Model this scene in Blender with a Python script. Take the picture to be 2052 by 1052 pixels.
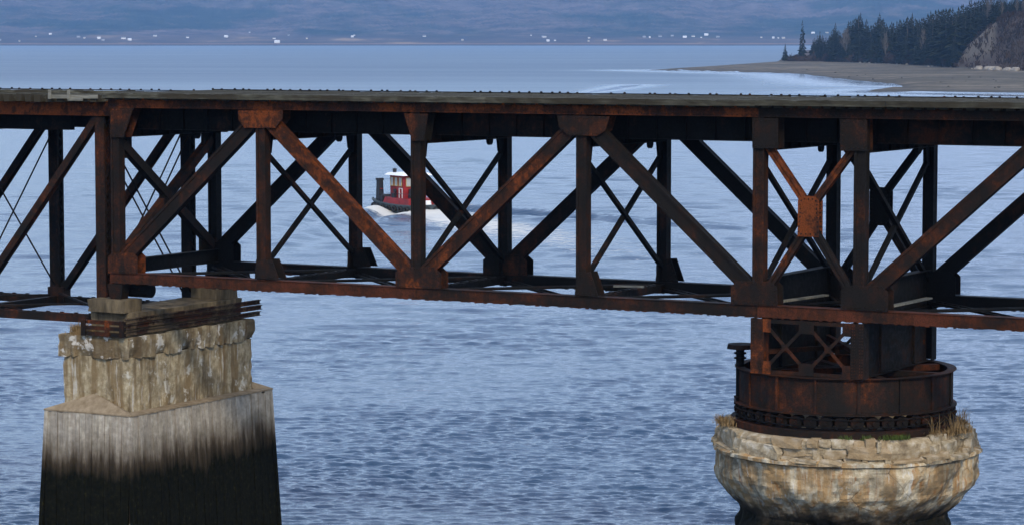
import bpy, bmesh, math, random
import numpy as np
from mathutils import Vector, Matrix, noise as mnoise

random.seed(7); rng = np.random.default_rng(7)
for o in list(bpy.data.objects): bpy.data.objects.remove(o)
scene = bpy.context.scene
R = math.radians

# ------------------------------------------------------------------ camera
FPX, YAW, PITCH = 5552.0, R(-29.012), R(4.596)
CAM = Vector((57.85, -76.45, 18.5))
FW0 = Vector((math.sin(YAW), math.cos(YAW), 0)); RT = Vector((math.cos(YAW), -math.sin(YAW), 0))
FWD = Vector((FW0.x*math.cos(PITCH), FW0.y*math.cos(PITCH), -math.sin(PITCH))); UPV = RT.cross(FWD)
cd = bpy.data.cameras.new('camera'); cam = bpy.data.objects.new('camera', cd)
scene.collection.objects.link(cam)
cam.location = CAM; cam.rotation_euler = (math.pi/2-PITCH, 0, -YAW)
cd.sensor_fit = 'HORIZONTAL'; cd.sensor_width = 36; cd.lens = FPX*36/2052
cd.clip_start = 0.5; cd.clip_end = 60000
scene.camera = cam

# ------------------------------------------------------------------ world, sun, exposure
SUN_EL = R(38)
sdir = (-FW0*0.96 + RT*0.22).normalized()
to_sun = Vector((sdir.x*math.cos(SUN_EL), sdir.y*math.cos(SUN_EL), math.sin(SUN_EL)))
world = bpy.data.worlds.new('World'); scene.world = world; world.use_nodes = True
wn = world.node_tree.nodes; wl = world.node_tree.links
for n in list(wn): wn.remove(n)
wo = wn.new('ShaderNodeOutputWorld'); bg = wn.new('ShaderNodeBackground'); sky = wn.new('ShaderNodeTexSky')
sky.sky_type = 'NISHITA'; sky.sun_disc = False; sky.sun_elevation = SUN_EL
sky.sun_rotation = math.atan2(to_sun.x, to_sun.y)
sky.air_density = 1.0; sky.dust_density = 1.2; sky.ozone_density = 1.5
tc = wn.new('ShaderNodeTexCoord'); mp = wn.new('ShaderNodeMapping'); mp.inputs['Scale'].default_value = (1, 1, 2.6)
cn = wn.new('ShaderNodeTexNoise'); cn.inputs['Scale'].default_value = 2.6; cn.inputs['Detail'].default_value = 6
cr = wn.new('ShaderNodeValToRGB'); cr.color_ramp.elements[0].position = .36; cr.color_ramp.elements[1].position = .66
cr.color_ramp.elements[0].color = (.10, .10, .10, 1); cr.color_ramp.elements[1].color = (.80, .80, .80, 1)
cm = wn.new('ShaderNodeMix'); cm.data_type = 'RGBA'
wl.new(tc.outputs['Generated'], mp.inputs[0]); wl.new(mp.outputs[0], cn.inputs[0]); wl.new(cn.outputs[0], cr.inputs[0])
wl.new(cr.outputs[0], cm.inputs[0]); wl.new(sky.outputs[0], cm.inputs[6]); cm.inputs[7].default_value = (6.3, 7.5, 10.2, 1)
wl.new(cm.outputs[2], bg.inputs[0]); wl.new(bg.outputs[0], wo.inputs[0])
bg.inputs[1].default_value = 0.15
sl = bpy.data.lights.new('sun', 'SUN'); sun = bpy.data.objects.new('sun', sl); scene.collection.objects.link(sun)
sl.energy = 1.9; sl.angle = R(10); sl.color = (1.0, .89, .72)
sun.rotation_euler = to_sun.to_track_quat('Z', 'Y').to_euler(); sun.location = (0, -60, 120)
scene.view_settings.view_transform = 'Standard'; scene.view_settings.look = 'None'
scene.view_settings.exposure = 0.34; scene.view_settings.gamma = 1.0; scene.view_settings.use_curve_mapping = False
scene.render.engine = 'CYCLES'
scene.cycles.max_bounces = 4; scene.cycles.diffuse_bounces = 2; scene.cycles.glossy_bounces = 2; scene.cycles.transmission_bounces = 0; scene.cycles.volume_bounces = 1
scene.cycles.use_denoising = True; scene.cycles.sample_clamp_indirect = 6.0; scene.cycles.caustics_reflective = False; scene.cycles.caustics_refractive = False

# ------------------------------------------------------------------ helpers
COL = scene.collection
def ray(px, py): return FWD + RT*((px-1026)/FPX) + UPV*((526-py)/FPX)
def on_z(px, py, z=0.0):
    d = ray(px, py); return CAM + d*((z-CAM.z)/d.z)
def on_y(px, py, y):
    d = ray(px, py); return CAM + d*((y-CAM.y)/d.y)
def at_depth(px, py, D):
    d = ray(px, py); return CAM + d*(D/d.dot(FW0))
def polar(px, D, z):      # a place at azimuth of picture column px, ground distance D
    t = (px-1026)/FPX; return Vector((CAM.x+(FW0.x+RT.x*t)*D, CAM.y+(FW0.y+RT.y*t)*D, z))

class MB:
    def __init__(s): s.v = []; s.f = []; s.mi = []
    def add(s, vs, fs, mi=0):
        n = len(s.v); s.v += [tuple(v) for v in vs]; s.f += [tuple(i+n for i in f) for f in fs]; s.mi += [mi]*len(fs); return s
    def hexa(s, c, mi=0):   # 8 corners: bottom 4 ccw, top 4 ccw
        return s.add(c, [(3,2,1,0),(4,5,6,7),(0,1,5,4),(1,2,6,5),(2,3,7,6),(3,0,4,7)], mi)
    def box(s, x0, x1, y0, y1, z0, z1, mi=0):
        return s.hexa([(x0,y0,z0),(x1,y0,z0),(x1,y1,z0),(x0,y1,z0),(x0,y0,z1),(x1,y0,z1),(x1,y1,z1),(x0,y1,z1)], mi)
    def bar(s, A, B, w, h, up=(0,0,1), mi=0, off=(0,0)):  # w along side, h along up'
        A = Vector(A); B = Vector(B); d = (B-A).normalized(); up = Vector(up)
        sd = d.cross(up).normalized(); u = sd.cross(d)
        A = A+sd*off[0]+u*off[1]; B = B+sd*off[0]+u*off[1]
        c = []
        for P in (A, B): c += [P-sd*w/2-u*h/2, P+sd*w/2-u*h/2, P+sd*w/2+u*h/2, P-sd*w/2+u*h/2]
        return s.add(c, [(0,1,2,3),(7,6,5,4),(0,4,5,1),(1,5,6,2),(2,6,7,3),(3,7,4,0)], mi)
    def cyl(s, A, B, r0, r1=None, n=10, mi=0):
        A = Vector(A); B = Vector(B); r1 = r0 if r1 is None else r1; d = (B-A).normalized()
        a = d.orthogonal().normalized(); b = d.cross(a); vs = []
        for P, r in ((A, r0), (B, r1)):
            vs += [P+a*r*math.cos(2*math.pi*i/n)+b*r*math.sin(2*math.pi*i/n) for i in range(n)]
        fs = [(i,(i+1)%n,n+(i+1)%n,n+i) for i in range(n)]+[tuple(reversed(range(n))), tuple(range(n,2*n))]
        return s.add(vs, fs, mi)
    def prism_y(s, pts, y0, y1, mi=0):    # polygon in XZ, extruded along y
        n = len(pts); vs = [(p[0],y0,p[1]) for p in pts]+[(p[0],y1,p[1]) for p in pts]
        a = sum(pts[i][0]*pts[(i+1)%n][1]-pts[(i+1)%n][0]*pts[i][1] for i in range(n))
        f = [tuple(range(n)), tuple(reversed(range(n,2*n)))]+[((i+1)%n,i,n+i,n+(i+1)%n) for i in range(n)]
        if a < 0: f = [tuple(reversed(q)) for q in f]
        return s.add(vs, f, mi)
    def lathe(s, prof, cx, cy, n=64, a0=0, a1=2*math.pi, jit=None, mi=0):
        full = abs(a1-a0-2*math.pi) < 1e-6; m = n if full else n+1; vs = []
        for r, z in prof:
            for i in range(m):
                a = a0+(a1-a0)*i/n; vs.append((cx+r*math.cos(a), cy+r*math.sin(a), z))
        k = len(prof); fs = []
        for j in range(k-1):
            for i in range(n):
                i2 = (i+1) % m; fs.append((j*m+i, j*m+i2, (j+1)*m+i2, (j+1)*m+i))
        return s.add(vs, fs, mi)
    def rivet(s, p, nrm, r=.028):
        p = Vector(p); nrm = Vector(nrm); a = nrm.orthogonal().normalized(); b = nrm.cross(a)
        vs = [p+a*r*math.cos(i*math.pi/3)+b*r*math.sin(i*math.pi/3) for i in range(6)]+[p+nrm*r*.8]
        return s.add(vs, [(i,(i+1)%6,6) for i in range(6)])
    def mesh(s, name, mats, smooth=False):
        me = bpy.data.meshes.new(name); me.from_pydata(s.v, [], s.f)
        for m in (mats if isinstance(mats, (list, tuple)) else [mats]): me.materials.append(m)
        if any(s.mi): me.polygons.foreach_set('material_index', s.mi)
        if smooth: me.polygons.foreach_set('use_smooth', [True]*len(me.polygons))
        me.update(); return me
    def build(s, name, mats, parent=None, smooth=False, kind=None):
        return link(name, s.mesh(name, mats, smooth), parent, kind)
def link(name, me, parent=None, kind=None, loc=None):
    o = bpy.data.objects.new(name, me); COL.objects.link(o)
    if parent is not None:
        o.parent = parent; o.matrix_parent_inverse = world_of(parent).inverted()
    if loc is not None: o.location = loc
    if kind: o['kind'] = kind
    return o
def world_of(o):
    m = Matrix.LocRotScale(o.location, o.rotation_euler, o.scale)
    return m if o.parent is None else world_of(o.parent) @ o.matrix_parent_inverse @ m
def tag(o, label, cat, group=None, kind=None):
    o['label'] = label; o['category'] = cat
    if group: o['group'] = group
    if kind: o['kind'] = kind
    return o
def struct(o): o['kind'] = 'structure'; return o
def thing(name, loc, label, cat, group=None, rz=0):
    o = bpy.data.objects.new(name, None); COL.objects.link(o); o.location = loc; o.rotation_euler = (0, 0, rz)
    o.empty_display_size = .5
    return tag(o, label, cat, group)
def fbm(p, s=1.0, o=4): return mnoise.fractal(Vector(p)*s, 1.0, 2.0, o)

# ------------------------------------------------------------------ materials
class N:
    def __init__(s, name):
        s.m = bpy.data.materials.new(name); s.m.use_nodes = True; s.t = s.m.node_tree
        s.b = s.t.nodes['Principled BSDF']; s.out = s.t.nodes['Material Output']
        s.co = s.n('ShaderNodeTexCoord').outputs['Object']
    def n(s, t, **kw):
        x = s.t.nodes.new(t)
        for k, v in kw.items(): setattr(x, k, v)
        return x
    def set(s, sock, v):
        if hasattr(v, 'is_linked') or isinstance(v, bpy.types.NodeSocket): s.t.links.new(v, sock)
        else: sock.default_value = v
    def map(s, scale=(1,1,1), loc=(0,0,0), rot=(0,0,0), co=None):
        x = s.n('ShaderNodeMapping'); s.set(x.inputs[0], co or s.co)
        x.inputs['Scale'].default_value = scale; x.inputs['Location'].default_value = loc; x.inputs['Rotation'].default_value = rot
        return x.outputs[0]
    def noise(s, scale=1, detail=5, rough=.55, co=None, dist=0):
        x = s.n('ShaderNodeTexNoise'); s.set(x.inputs['Vector'], co or s.co)
        x.inputs['Scale'].default_value = scale; x.inputs['Detail'].default_value = detail
        x.inputs['Roughness'].default_value = rough; x.inputs['Distortion'].default_value = dist
        return x.outputs['Fac']
    def ramp(s, fac, *stops):
        x = s.n('ShaderNodeValToRGB'); s.set(x.inputs[0], fac); e = x.color_ramp.elements
        while len(e) < len(stops): e.new(.5)
        for el, (p, c) in zip(e, stops):
            el.position = p; el.color = (c, c, c, 1) if not isinstance(c, tuple) else (*c, 1)
        return x.outputs[0]
    def mix(s, fac, a, b, mode='MIX'):
        x = s.n('ShaderNodeMix', data_type='RGBA', blend_type=mode)
        s.set(x.inputs[0], fac); s.set(x.inputs[6], a if not isinstance(a, tuple) else (*a, 1)); s.set(x.inputs[7], b if not isinstance(b, tuple) else (*b, 1))
        return x.outputs[2]
    def math(s, op, a, b=0.0, clamp=False):
        x = s.n('ShaderNodeMath', operation=op, use_clamp=clamp); s.set(x.inputs[0], a); s.set(x.inputs[1], b); return x.outputs[0]
    def z(s):
        x = s.n('ShaderNodeSeparateXYZ'); s.set(x.inputs[0], s.co); return x.outputs[2]
    def rnd(s): return s.n('ShaderNodeObjectInfo').outputs['Random']
    def bump(s, h, strength=.5, dist=.02, normal=None):
        x = s.n('ShaderNodeBump'); s.set(x.inputs['Height'], h); x.inputs['Strength'].default_value = strength
        x.inputs['Distance'].default_value = dist
        if normal is not None: s.set(x.inputs['Normal'], normal)
        return x.outputs[0]
    def done(s, color=None, rough=.8, normal=None, spec=.3, metal=0.0):
        if color is not None: s.set(s.b.inputs['Base Color'], color if not isinstance(color, tuple) else (*color, 1))
        s.set(s.b.inputs['Roughness'], rough); s.b.inputs['Specular IOR Level'].default_value = spec
        s.b.inputs['Metallic'].default_value = metal
        if normal is not None: s.set(s.b.inputs['Normal'], normal)
        return s.m

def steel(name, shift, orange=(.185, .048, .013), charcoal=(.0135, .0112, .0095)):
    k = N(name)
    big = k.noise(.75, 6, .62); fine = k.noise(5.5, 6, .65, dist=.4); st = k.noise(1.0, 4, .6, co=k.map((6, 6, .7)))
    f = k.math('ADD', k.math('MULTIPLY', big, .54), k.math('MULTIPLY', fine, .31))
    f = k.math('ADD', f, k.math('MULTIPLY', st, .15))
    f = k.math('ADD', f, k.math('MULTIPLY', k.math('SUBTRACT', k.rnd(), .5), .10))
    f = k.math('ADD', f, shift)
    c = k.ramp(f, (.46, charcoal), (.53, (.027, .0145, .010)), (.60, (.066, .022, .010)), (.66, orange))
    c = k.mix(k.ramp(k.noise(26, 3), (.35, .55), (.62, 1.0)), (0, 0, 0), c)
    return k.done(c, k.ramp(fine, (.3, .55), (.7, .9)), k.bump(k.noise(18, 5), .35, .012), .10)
M = {}
M['steel'] = steel('weathered_steel', -.005)
M['rust'] = steel('rusty_steel', .03)
M['heavy'] = steel('heavily_rusted_steel', .13)
M['dark'] = steel('dark_or_shaded_steel', -.06, charcoal=(.007, .0068, .0066), orange=(.07, .018, .008))  # darker, less rusty; far truss and underdeck parts carry deck shade in this colour
M['chord'] = steel('flaking_steel', .065)
M['drum'] = steel('drum_steel', .045)
M['clamp'] = steel('mud_stained_steel', .0, orange=(.20, .12, .05), charcoal=(.12, .085, .05))
M['brown'] = steel('brown_steel', .06, orange=(.10, .030, .015))

k = N('weathered_timber')
g = k.noise(1.0, 6, .65, co=k.map((1.2, 14, 14))); big = k.noise(.6, 4)
c = k.ramp(g, (.32, (.025, .022, .016)), (.5, (.075, .072, .052)), (.72, (.17, .165, .13)))
c = k.mix(k.math('MULTIPLY', k.ramp(big, (.47, 0.), (.58, .85)), 1), c, (.035, .028, .018))
c = k.mix(k.math('MULTIPLY', k.rnd(), .65), c, (.03, .026, .018))
M['timber'] = k.done(c, .9, k.bump(g, .6, .02), .15)
k = N('pale_timber')
g = k.noise(1.0, 6, .65, co=k.map((1.2, 12, 12)))
M['board'] = k.done(k.ramp(g, (.3, (.10, .096, .078)), (.7, (.27, .26, .215))), .9, k.bump(g, .5, .01), .15)

def pier_mat(name, tide0, tide1, warm, boards=False):
    k = N(name); z = k.z()
    n1 = k.noise(.9, 7, .6); n2 = k.noise(5, 7, .65); st = k.noise(1.0, 6, .62, co=k.map((2.6, 2.6, .22), (3, 1, 0)))
    st2 = k.noise(1.0, 5, .6, co=k.map((6, 6, .35), (9, 4, 0)))
    c = k.ramp(n2, (.28, (.17, .138, .08) if not warm else (.27, .22, .14)), (.5, (.37, .305, .19) if not warm else (.48, .41, .28)), (.72, (.56, .49, .35) if not warm else (.66, .60, .47)))
    c = k.mix(k.ramp(st, (.44, 0.), (.56, .9)), c, (.34, .21, .09) if warm else (.17, .115, .055))
    c = k.mix(k.ramp(st2, (.56, 0.), (.68, .75)), c, (.30, .125, .035) if warm else (.14, .075, .03))
    c = k.mix(k.ramp(k.noise(1.0, 6, .6, co=k.map((4.5, 4.5, .5), (31, 5, 2))), (.60, 0.), (.68, .8)), c, (.56, .54, .48))
    c = k.mix(k.ramp(n1, (.36, .75), (.50, 0.)), c, (.09, .075, .05))
    brownz = (.075, .055, .036)
    if boards: c = k.mix(k.math('MULTIPLY', k.rnd(), .35), k.mix(.62, c, k.ramp(n2, (.3, (.33, .295, .24)), (.7, (.58, .53, .45)))), (.12, .10, .075))
    # tide growth: black weed below, ragged upper limit
    zz = k.math('ADD', z, k.math('MULTIPLY', k.math('SUBTRACT', k.noise(1.0, 6, .6, co=k.map((3.2, 3.2, .5))), .5), (tide1-tide0)*1.0))
    zz = k.math('ADD', zz, k.math('MULTIPLY', k.math('SUBTRACT', k.noise(.45, 3), .5), 1.0))
    t = k.math('DIVIDE', k.math('SUBTRACT', zz, tide0), tide1-tide0, True)
    weed = k.ramp(k.noise(7, 6), (.35, (.004, .0045, .003)), (.62, (.009, .009, .005)), (.78, (.03, .026, .009)))
    c = k.mix(k.ramp(t, (.40, 1.), (.72, .55), (1., 0.)), c, brownz); c = k.mix(k.ramp(t, (.10, 1.), (.60, 0.)), c, weed)
    h = k.math('ADD', k.math('MULTIPLY', n2, .7), k.math('MULTIPLY', k.noise(16, 5), .3))
    vo = k.n('ShaderNodeTexVoronoi', feature='DISTANCE_TO_EDGE'); k.set(vo.inputs['Vector'], k.map((1, 1, .8))); vo.inputs['Scale'].default_value = .9
    return k, c, h, vo
k, c, h, vo = pier_mat('stained_concrete', 4.1, 4.9, False)
c = k.mix(.16, c, (.30, .21, .10)); c = k.mix(k.ramp(k.noise(1.1, 6, .7), (.57, 0.), (.62, .75)), c, (.58, .55, .46)); c = k.mix(k.ramp(k.noise(1.0, 6, .65, co=k.map((1.6, 1.6, .35), (17, 2, 5))), (.52, 0.), (.62, .75)), c, (.10, .07, .035))
M['concrete'] = k.done(c, .93, k.bump(h, .8, .05), .15)
k, c, h, vo = pier_mat('cap_concrete', 4.1, 4.9, False)
c = k.mix(k.ramp(k.noise(1.0, 5, .6, co=k.map((1.4, 1.4, .6), (4, 8, 1))), (.40, .0), (.58, .8)), c, (.11, .075, .038))
c = k.mix(k.ramp(k.noise(1.7, 5, .7), (.58, 0.), (.63, .8)), c, (.62, .58, .50))
M['capcon'] = k.done(c, .93, k.bump(h, .9, .06), .15)
k, c, h, vo = pier_mat('pale_boards', 3.45, 5.2, False, True)
M['plank'] = k.done(c, .95, k.bump(k.math('ADD', h, k.noise(1.0, 5, co=k.map((12, 12, .8)))), .9, .05), .04)
k, c, h, vo = pier_mat('warm_masonry', 3.9, 4.75, True)
crack = k.ramp(vo.outputs['Distance'], (.0, 0.), (.012, 1.))
c = k.mix(k.math('MULTIPLY', k.math('SUBTRACT', 1.0, crack), k.ramp(k.noise(.8, 3), (.48, 0.), (.6, .9))), c, (.05, .04, .03))
M['masonry'] = k.done(c, .93, k.bump(h, .9, .06), .15)
k = N('rubble_stone')
c = k.ramp(k.noise(3, 7, .65), (.3, (.13, .10, .065)), (.5, (.38, .31, .20)), (.68, (.62, .56, .45)))
c = k.mix(k.math('MULTIPLY', k.rnd(), .7), c, (.30, .20, .10))
M['stone'] = k.done(c, .93, k.bump(k.noise(9, 6, .7), .9, .05), .15)
k = N('brown_stained_concrete')
c = k.ramp(k.noise(1.0, 6, .62, co=k.map((3.2, 3.2, .5))), (.3, (.045, .036, .024)), (.52, (.13, .10, .06)), (.66, (.20, .155, .09)), (.74, (.42, .39, .33)))
M['stain'] = k.done(c, .93, k.bump(k.noise(7, 6), .8, .04), .15)

def plain(name, col, rough=.6, var=.25, scale=3.0, spec=.3):
    k = N(name); c = k.ramp(k.noise(scale, 5), (.3, tuple(x*(1-var) for x in col)), (.7, tuple(min(1, x*(1+var)) for x in col)))
    return k.done(c, rough, None, spec)
M['tug_red'] = plain('red_paint', (.24, .014, .014), .55, .4, 1.2)
M['tug_white'] = plain('white_paint', (.80, .80, .78), .5, .06)
M['tug_hull'] = plain('grey_hull_paint', (.05, .066, .07), .55, .3, 1.5)
M['rubber'] = plain('black_rubber', (.016, .016, .017), .8)
M['black'] = plain('black_metal', (.02, .02, .024), .55)
M['window'] = N('window_glass').done((.35, .37, .36), .15, None, .6)
M['yellow'] = plain('dull_brass_paint', (.42, .30, .12), .6)
M['grass'] = plain('dry_grass', (.20, .135, .065), .9, .45, 1.1, .1)
M['green_grass'] = plain('green_grass', (.06, .085, .02), .9, .3, 2, .1)
M['spruce'] = (lambda k: k.done(k.mix(k.rnd(), (.011, .0135, .0035), (.020, .022, .006)), .9, None, .1))(N('spruce_needles'))
M['bark'] = plain('bark', (.09, .075, .06), .95, .3, 2, .1)
M['birch'] = plain('bare_pale_bark', (.105, .09, .075), .95, .25, .5, .1)
M['brush'] = (lambda k: k.done(k.ramp(k.noise(.035, 5), (.3, (.020, .013, .010)), (.55, (.040, .025, .017)), (.75, (.070, .047, .027))), .95, None, .1))(N('bare_brush'))
M['house_white'] = plain('white_siding', (.72, .71, .68), .7, .03)
M['house_cream'] = plain('cream_siding', (.62, .56, .45), .7, .05)
M['house_grey'] = plain('grey_siding', (.42, .42, .43), .7, .05)
M['roof_dark'] = plain('dark_shingles', (.10, .095, .10), .9, .2)
M['roof_pale'] = plain('pale_metal_roof', (.62, .63, .64), .6, .05)
M['boulder'] = plain('grey_boulder', (.30, .27, .23), .95, .4, .4, .1)
M['dark_rock'] = plain('wet_dark_rock', (.05, .047, .04), .8, .4, .4, .2)

# ------------------------------------------------------------------ water
H0 = CAM.z
def dist_of(py, z=0.0): return (H0-z)*FPX/(py-79.67)
def np_polar(px, D):
    t = (px-1026)/FPX; return CAM.x+(FW0.x+RT.x*t)*D, CAM.y+(FW0.y+RT.y*t)*D
def seg_dist(X, Y, pts):   # distance to polyline and running parameter 0..1
    best = np.full(X.shape, 1e9, np.float32); par = np.zeros(X.shape, np.float32); side = np.zeros(X.shape, np.float32); n = len(pts)-1
    for i in range(n):
        a, b = pts[i], pts[i+1]; dx, dy = b.x-a.x, b.y-a.y; L2 = dx*dx+dy*dy
        t = np.clip(((X-a.x)*dx+(Y-a.y)*dy)/L2, 0, 1); ex = X-(a.x+t*dx); ey = Y-(a.y+t*dy)
        d = np.hypot(ex, ey); m = d < best; best[m] = d[m]; par[m] = ((i+t)/n)[m]; side[m] = np.sign(ex*dy-ey*dx)[m]
    return best*np.where(side == 0, 1, side), par
TUG = on_z(819, 421); TUG.z = 0
def build_water():
    NC, NR = 780, 1040
    pxs = np.linspace(-480, 2530, NC); ys = np.linspace(1215, 158, NR)
    D = H0*FPX/(ys-79.67); PX, DD = np.meshgrid(pxs, D)
    X, Y = np_polar(PX, DD)
    step = np.abs(np.gradient(D))[:, None]
    Hh = np.zeros_like(X, dtype=np.float32); Xf = X.astype(np.float32); Yf = Y.astype(np.float32)
    wind = math.atan2(FW0.y, FW0.x)+R(172)
    r2 = np.random.default_rng(3)
    gust = np.zeros_like(Xf)
    for i in range(10):
        a = r2.uniform(0, 6.28); kx = 2*math.pi/r2.uniform(14, 90)
        gust += np.sin((Xf*math.cos(a)+Yf*math.sin(a))*kx+r2.uniform(0, 6.28)).astype(np.float32)
    gust = np.clip(1+gust*.13, .45, 1.6)
    for i in range(190):
        lam = .34*(24)**(r2.random()**1.9)      # 0.42 .. 5 m
        a = wind+r2.normal(0, .38); kk = 2*math.pi/lam
        slope = .022*(1.5 if lam < 1.1 else .45) if lam < 2.4 else .022*np.clip((DD-90)/180, .22, .62).astype(np.float32)
        fade = np.clip((lam/step-1.7)/1.8, 0, 1).astype(np.float32)
        if not fade.any(): continue
        ph = (Xf*math.cos(a)+Yf*math.sin(a))*kk+r2.uniform(0, 6.28)
        Hh += fade*(slope/kk)*np.sin(ph)
    Hh *= gust
    foam = np.zeros_like(Xf)
    left = [on_z(760, 421), on_z(735, 427), on_z(690, 437), on_z(640, 455), on_z(590, 478), on_z(520, 508)]
    right = [on_z(880, 417), on_z(960, 422), on_z(1035, 428), on_z(1200, 438), on_z(1350, 450), on_z(1510, 459), on_z(1700, 474)]
    for pts, A, w, fo in ((left, .75, 1.5, .9), (right, .85, 1.25, .3)):
        d, p = seg_dist(Xf, Yf, pts)
        prof = np.exp(-(d/w)**2)-.55*np.exp(-((d-1.6*w)/w)**2)-.55*np.exp(-((d+1.6*w)/w)**2)
        prof += .35*np.exp(-((d-3.4*w)/w)**2)+.35*np.exp(-((d+3.4*w)/w)**2)
        env = np.clip(p/.06, 0, 1)*(1-p)**.8
        Hh += A*env*prof
        foam += fo*np.exp(-(d/(w*.8))**2)*np.clip(1-p*1.5, 0, 1)
    wash = [on_z(850, 421), on_z(905, 436), on_z(960, 450), on_z(1090, 475), on_z(1280, 520), on_z(1480, 600)]
    d, p = seg_dist(Xf, Yf, wash); wid = 2.4+11*p
    foam += 1.6*np.exp(-(d/wid)**2)*np.clip(1.05-p, 0, 1)**.9
    d, p = seg_dist(Xf, Yf, [on_z(742, 420), on_z(800, 430), on_z(900, 421)]); foam += 1.0*np.exp(-(d/2.3)**2)
    d, p = seg_dist(Xf, Yf, [on_z(1168, 188), on_z(1215, 181), on_z(1275, 171)]); foam += .55*np.exp(-(d/(2.5+6*p))**2)*np.clip(1.1-p, 0, 1)
    edge = np.minimum(np.minimum(np.arange(NC)[None, :], np.arange(NC)[::-1][None, :])/40, np.minimum(np.arange(NR)[:, None], np.arange(NR)[::-1][:, None])/25)
    Hh *= np.clip(edge, 0, 1)
    def calm_of(A, B):
        a = np.zeros(A.shape, np.float32)
        for pts, w in (([on_z(px, py) for px, py in [(1303,141.6),(1400,144.2),(1500,146.8),(1570,148.4),(1600,150),(1650,156),(1700,163),(1790,172)]], 34.0), ([on_z(1790, 180), on_z(1735, 186), on_z(2052, 193), on_z(2500, 197)], 22.0)):
            d, p = seg_dist(A, B, pts); a = np.maximum(a, np.exp(-(d/w)**2)*.9)
        d, p = seg_dist(A, B, [on_z(1168, 188), on_z(1215, 181), on_z(1275, 171)]); a = np.maximum(a, np.exp(-(d/(3+7*p))**2)*.9)
        return a
    CA = [calm_of(Xf, Yf).ravel()]
    V = [np.stack([X, Y, Hh], -1).reshape(-1, 3)]; FO = [np.clip(foam, 0, 1.5).ravel()]
    idx = np.arange(NC*NR).reshape(NR, NC); Q = [np.stack([idx[:-1, :-1], idx[:-1, 1:], idx[1:, 1:], idx[1:, :-1]], -1).reshape(-1, 4)]
    base = NC*NR
    def patch(P):      # P: (a,b,3) grid
        nonlocal base
        a, b = P.shape[:2]; V.append(P.reshape(-1, 3)); FO.append(np.zeros(a*b)); CA.append(calm_of(P[..., 0].astype(np.float32), P[..., 1].astype(np.float32)).ravel()); ii = np.arange(a*b).reshape(a, b)+base
        Q.append(np.stack([ii[:-1, :-1], ii[:-1, 1:], ii[1:, 1:], ii[1:, :-1]], -1).reshape(-1, 4)); base += a*b
    def grid(px, Ds):
        A, B = np.meshgrid(px, Ds); x, y = np_polar(A, B); return np.stack([x, y, np.zeros_like(x)], -1)
    patch(grid(np.linspace(-480, 2530, 420), np.geomspace(D[-1], 15000, 140)))      # on to the far shore
    patch(grid(np.linspace(-480, 2530, 20), np.linspace(.5, D[0], 12)))            # towards the viewer
    x0, y0 = np_polar(np.array([2530., -480.]), np.array([15000., 15000.]))
    a0 = math.atan2(y0[0]-CAM.y, x0[0]-CAM.x); a1 = math.atan2(y0[1]-CAM.y, x0[1]-CAM.x)
    Rm = math.hypot(x0[0]-CAM.x, y0[0]-CAM.y); t0 = .5*Rm/15000
    AA, BB = np.meshgrid(np.linspace(a0, a1-2*math.pi, 60), np.geomspace(t0, Rm, 30))
    patch(np.stack([CAM.x+BB*np.cos(AA), CAM.y+BB*np.sin(AA), np.zeros_like(AA)], -1))
    V = np.concatenate(V).astype(np.float32); Q = np.concatenate(Q).astype(np.int32); FO = np.concatenate(FO).astype(np.float32)
    # wind every face upwards
    e1 = V[Q[:, 1]]-V[Q[:, 0]]; e2 = V[Q[:, 2]]-V[Q[:, 0]]; fl = (e1[:, 0]*e2[:, 1]-e1[:, 1]*e2[:, 0]) < 0
    Q[fl] = Q[fl][:, ::-1]
    me = bpy.data.meshes.new('water'); me.vertices.add(len(V)); me.vertices.foreach_set('co', V.ravel())
    me.loops.add(Q.size); me.loops.foreach_set('vertex_index', Q.ravel())
    me.polygons.add(len(Q)); me.polygons.foreach_set('loop_start', np.arange(0, Q.size, 4, dtype=np.int32))
    at = me.attributes.new('foam', 'FLOAT', 'POINT'); at.data.foreach_set('value', FO); at = me.attributes.new('calm', 'FLOAT', 'POINT'); at.data.foreach_set('value', np.concatenate(CA).astype(np.float32))
    me.update(calc_edges=True); me.polygons.foreach_set('use_smooth', np.ones(len(Q), bool))
    k = N('sea_water')
    far = k.n('ShaderNodeVectorMath', operation='DISTANCE'); k.set(far.inputs[0], k.co); far.inputs[1].default_value = CAM
    wdir = wind
    m1 = k.map((1, 1, 1), rot=(0, 0, -wdir))
    s1 = k.noise(1.0, 4, .65, co=k.map((3.4, 1.0, 1), co=m1)); s2 = k.noise(1.0, 4, .6, co=k.map((.42, .15, 1), co=m1)); s3 = k.noise(1.0, 3, .6, co=k.map((.028, .007, 1), co=m1))
    ca = k.n('ShaderNodeAttribute', attribute_name='calm'); rest = k.math('SUBTRACT', 1.0, ca.outputs['Fac'], True)
    fd = k.math('DIVIDE', far.outputs['Value'], 3000)
    def vb(h, st, dist, nrm=None):
        x = k.n('ShaderNodeBump'); k.set(x.inputs['Height'], h); k.set(x.inputs['Strength'], k.math('MULTIPLY', st, rest)); x.inputs['Distance'].default_value = dist
        if nrm is not None: k.set(x.inputs['Normal'], nrm)
        return x.outputs[0]
    b = vb(s1, k.ramp(fd, (.03, .85), (.2, .6)), .07); b = vb(s2, k.ramp(fd, (.05, .0), (.11, .7)), .46, b); b = vb(s3, k.ramp(fd, (.15, .0), (.5, .6)), 5.0, b)
    fa = k.n('ShaderNodeAttribute', attribute_name='foam')
    fn = k.noise(1.0, 7, .75, co=k.map((2.0, .7, 1), co=m1)); ff = k.math('ADD', k.math('MULTIPLY', fn, 2.6), k.math('SUBTRACT', fa.outputs['Fac'], 1.95))
    mask = k.ramp(ff, (.0, 0.), (.35, .9))
    mask = k.math('MULTIPLY', mask, k.ramp(fa.outputs['Fac'], (.02, 0.), (.12, 1.)))
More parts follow.
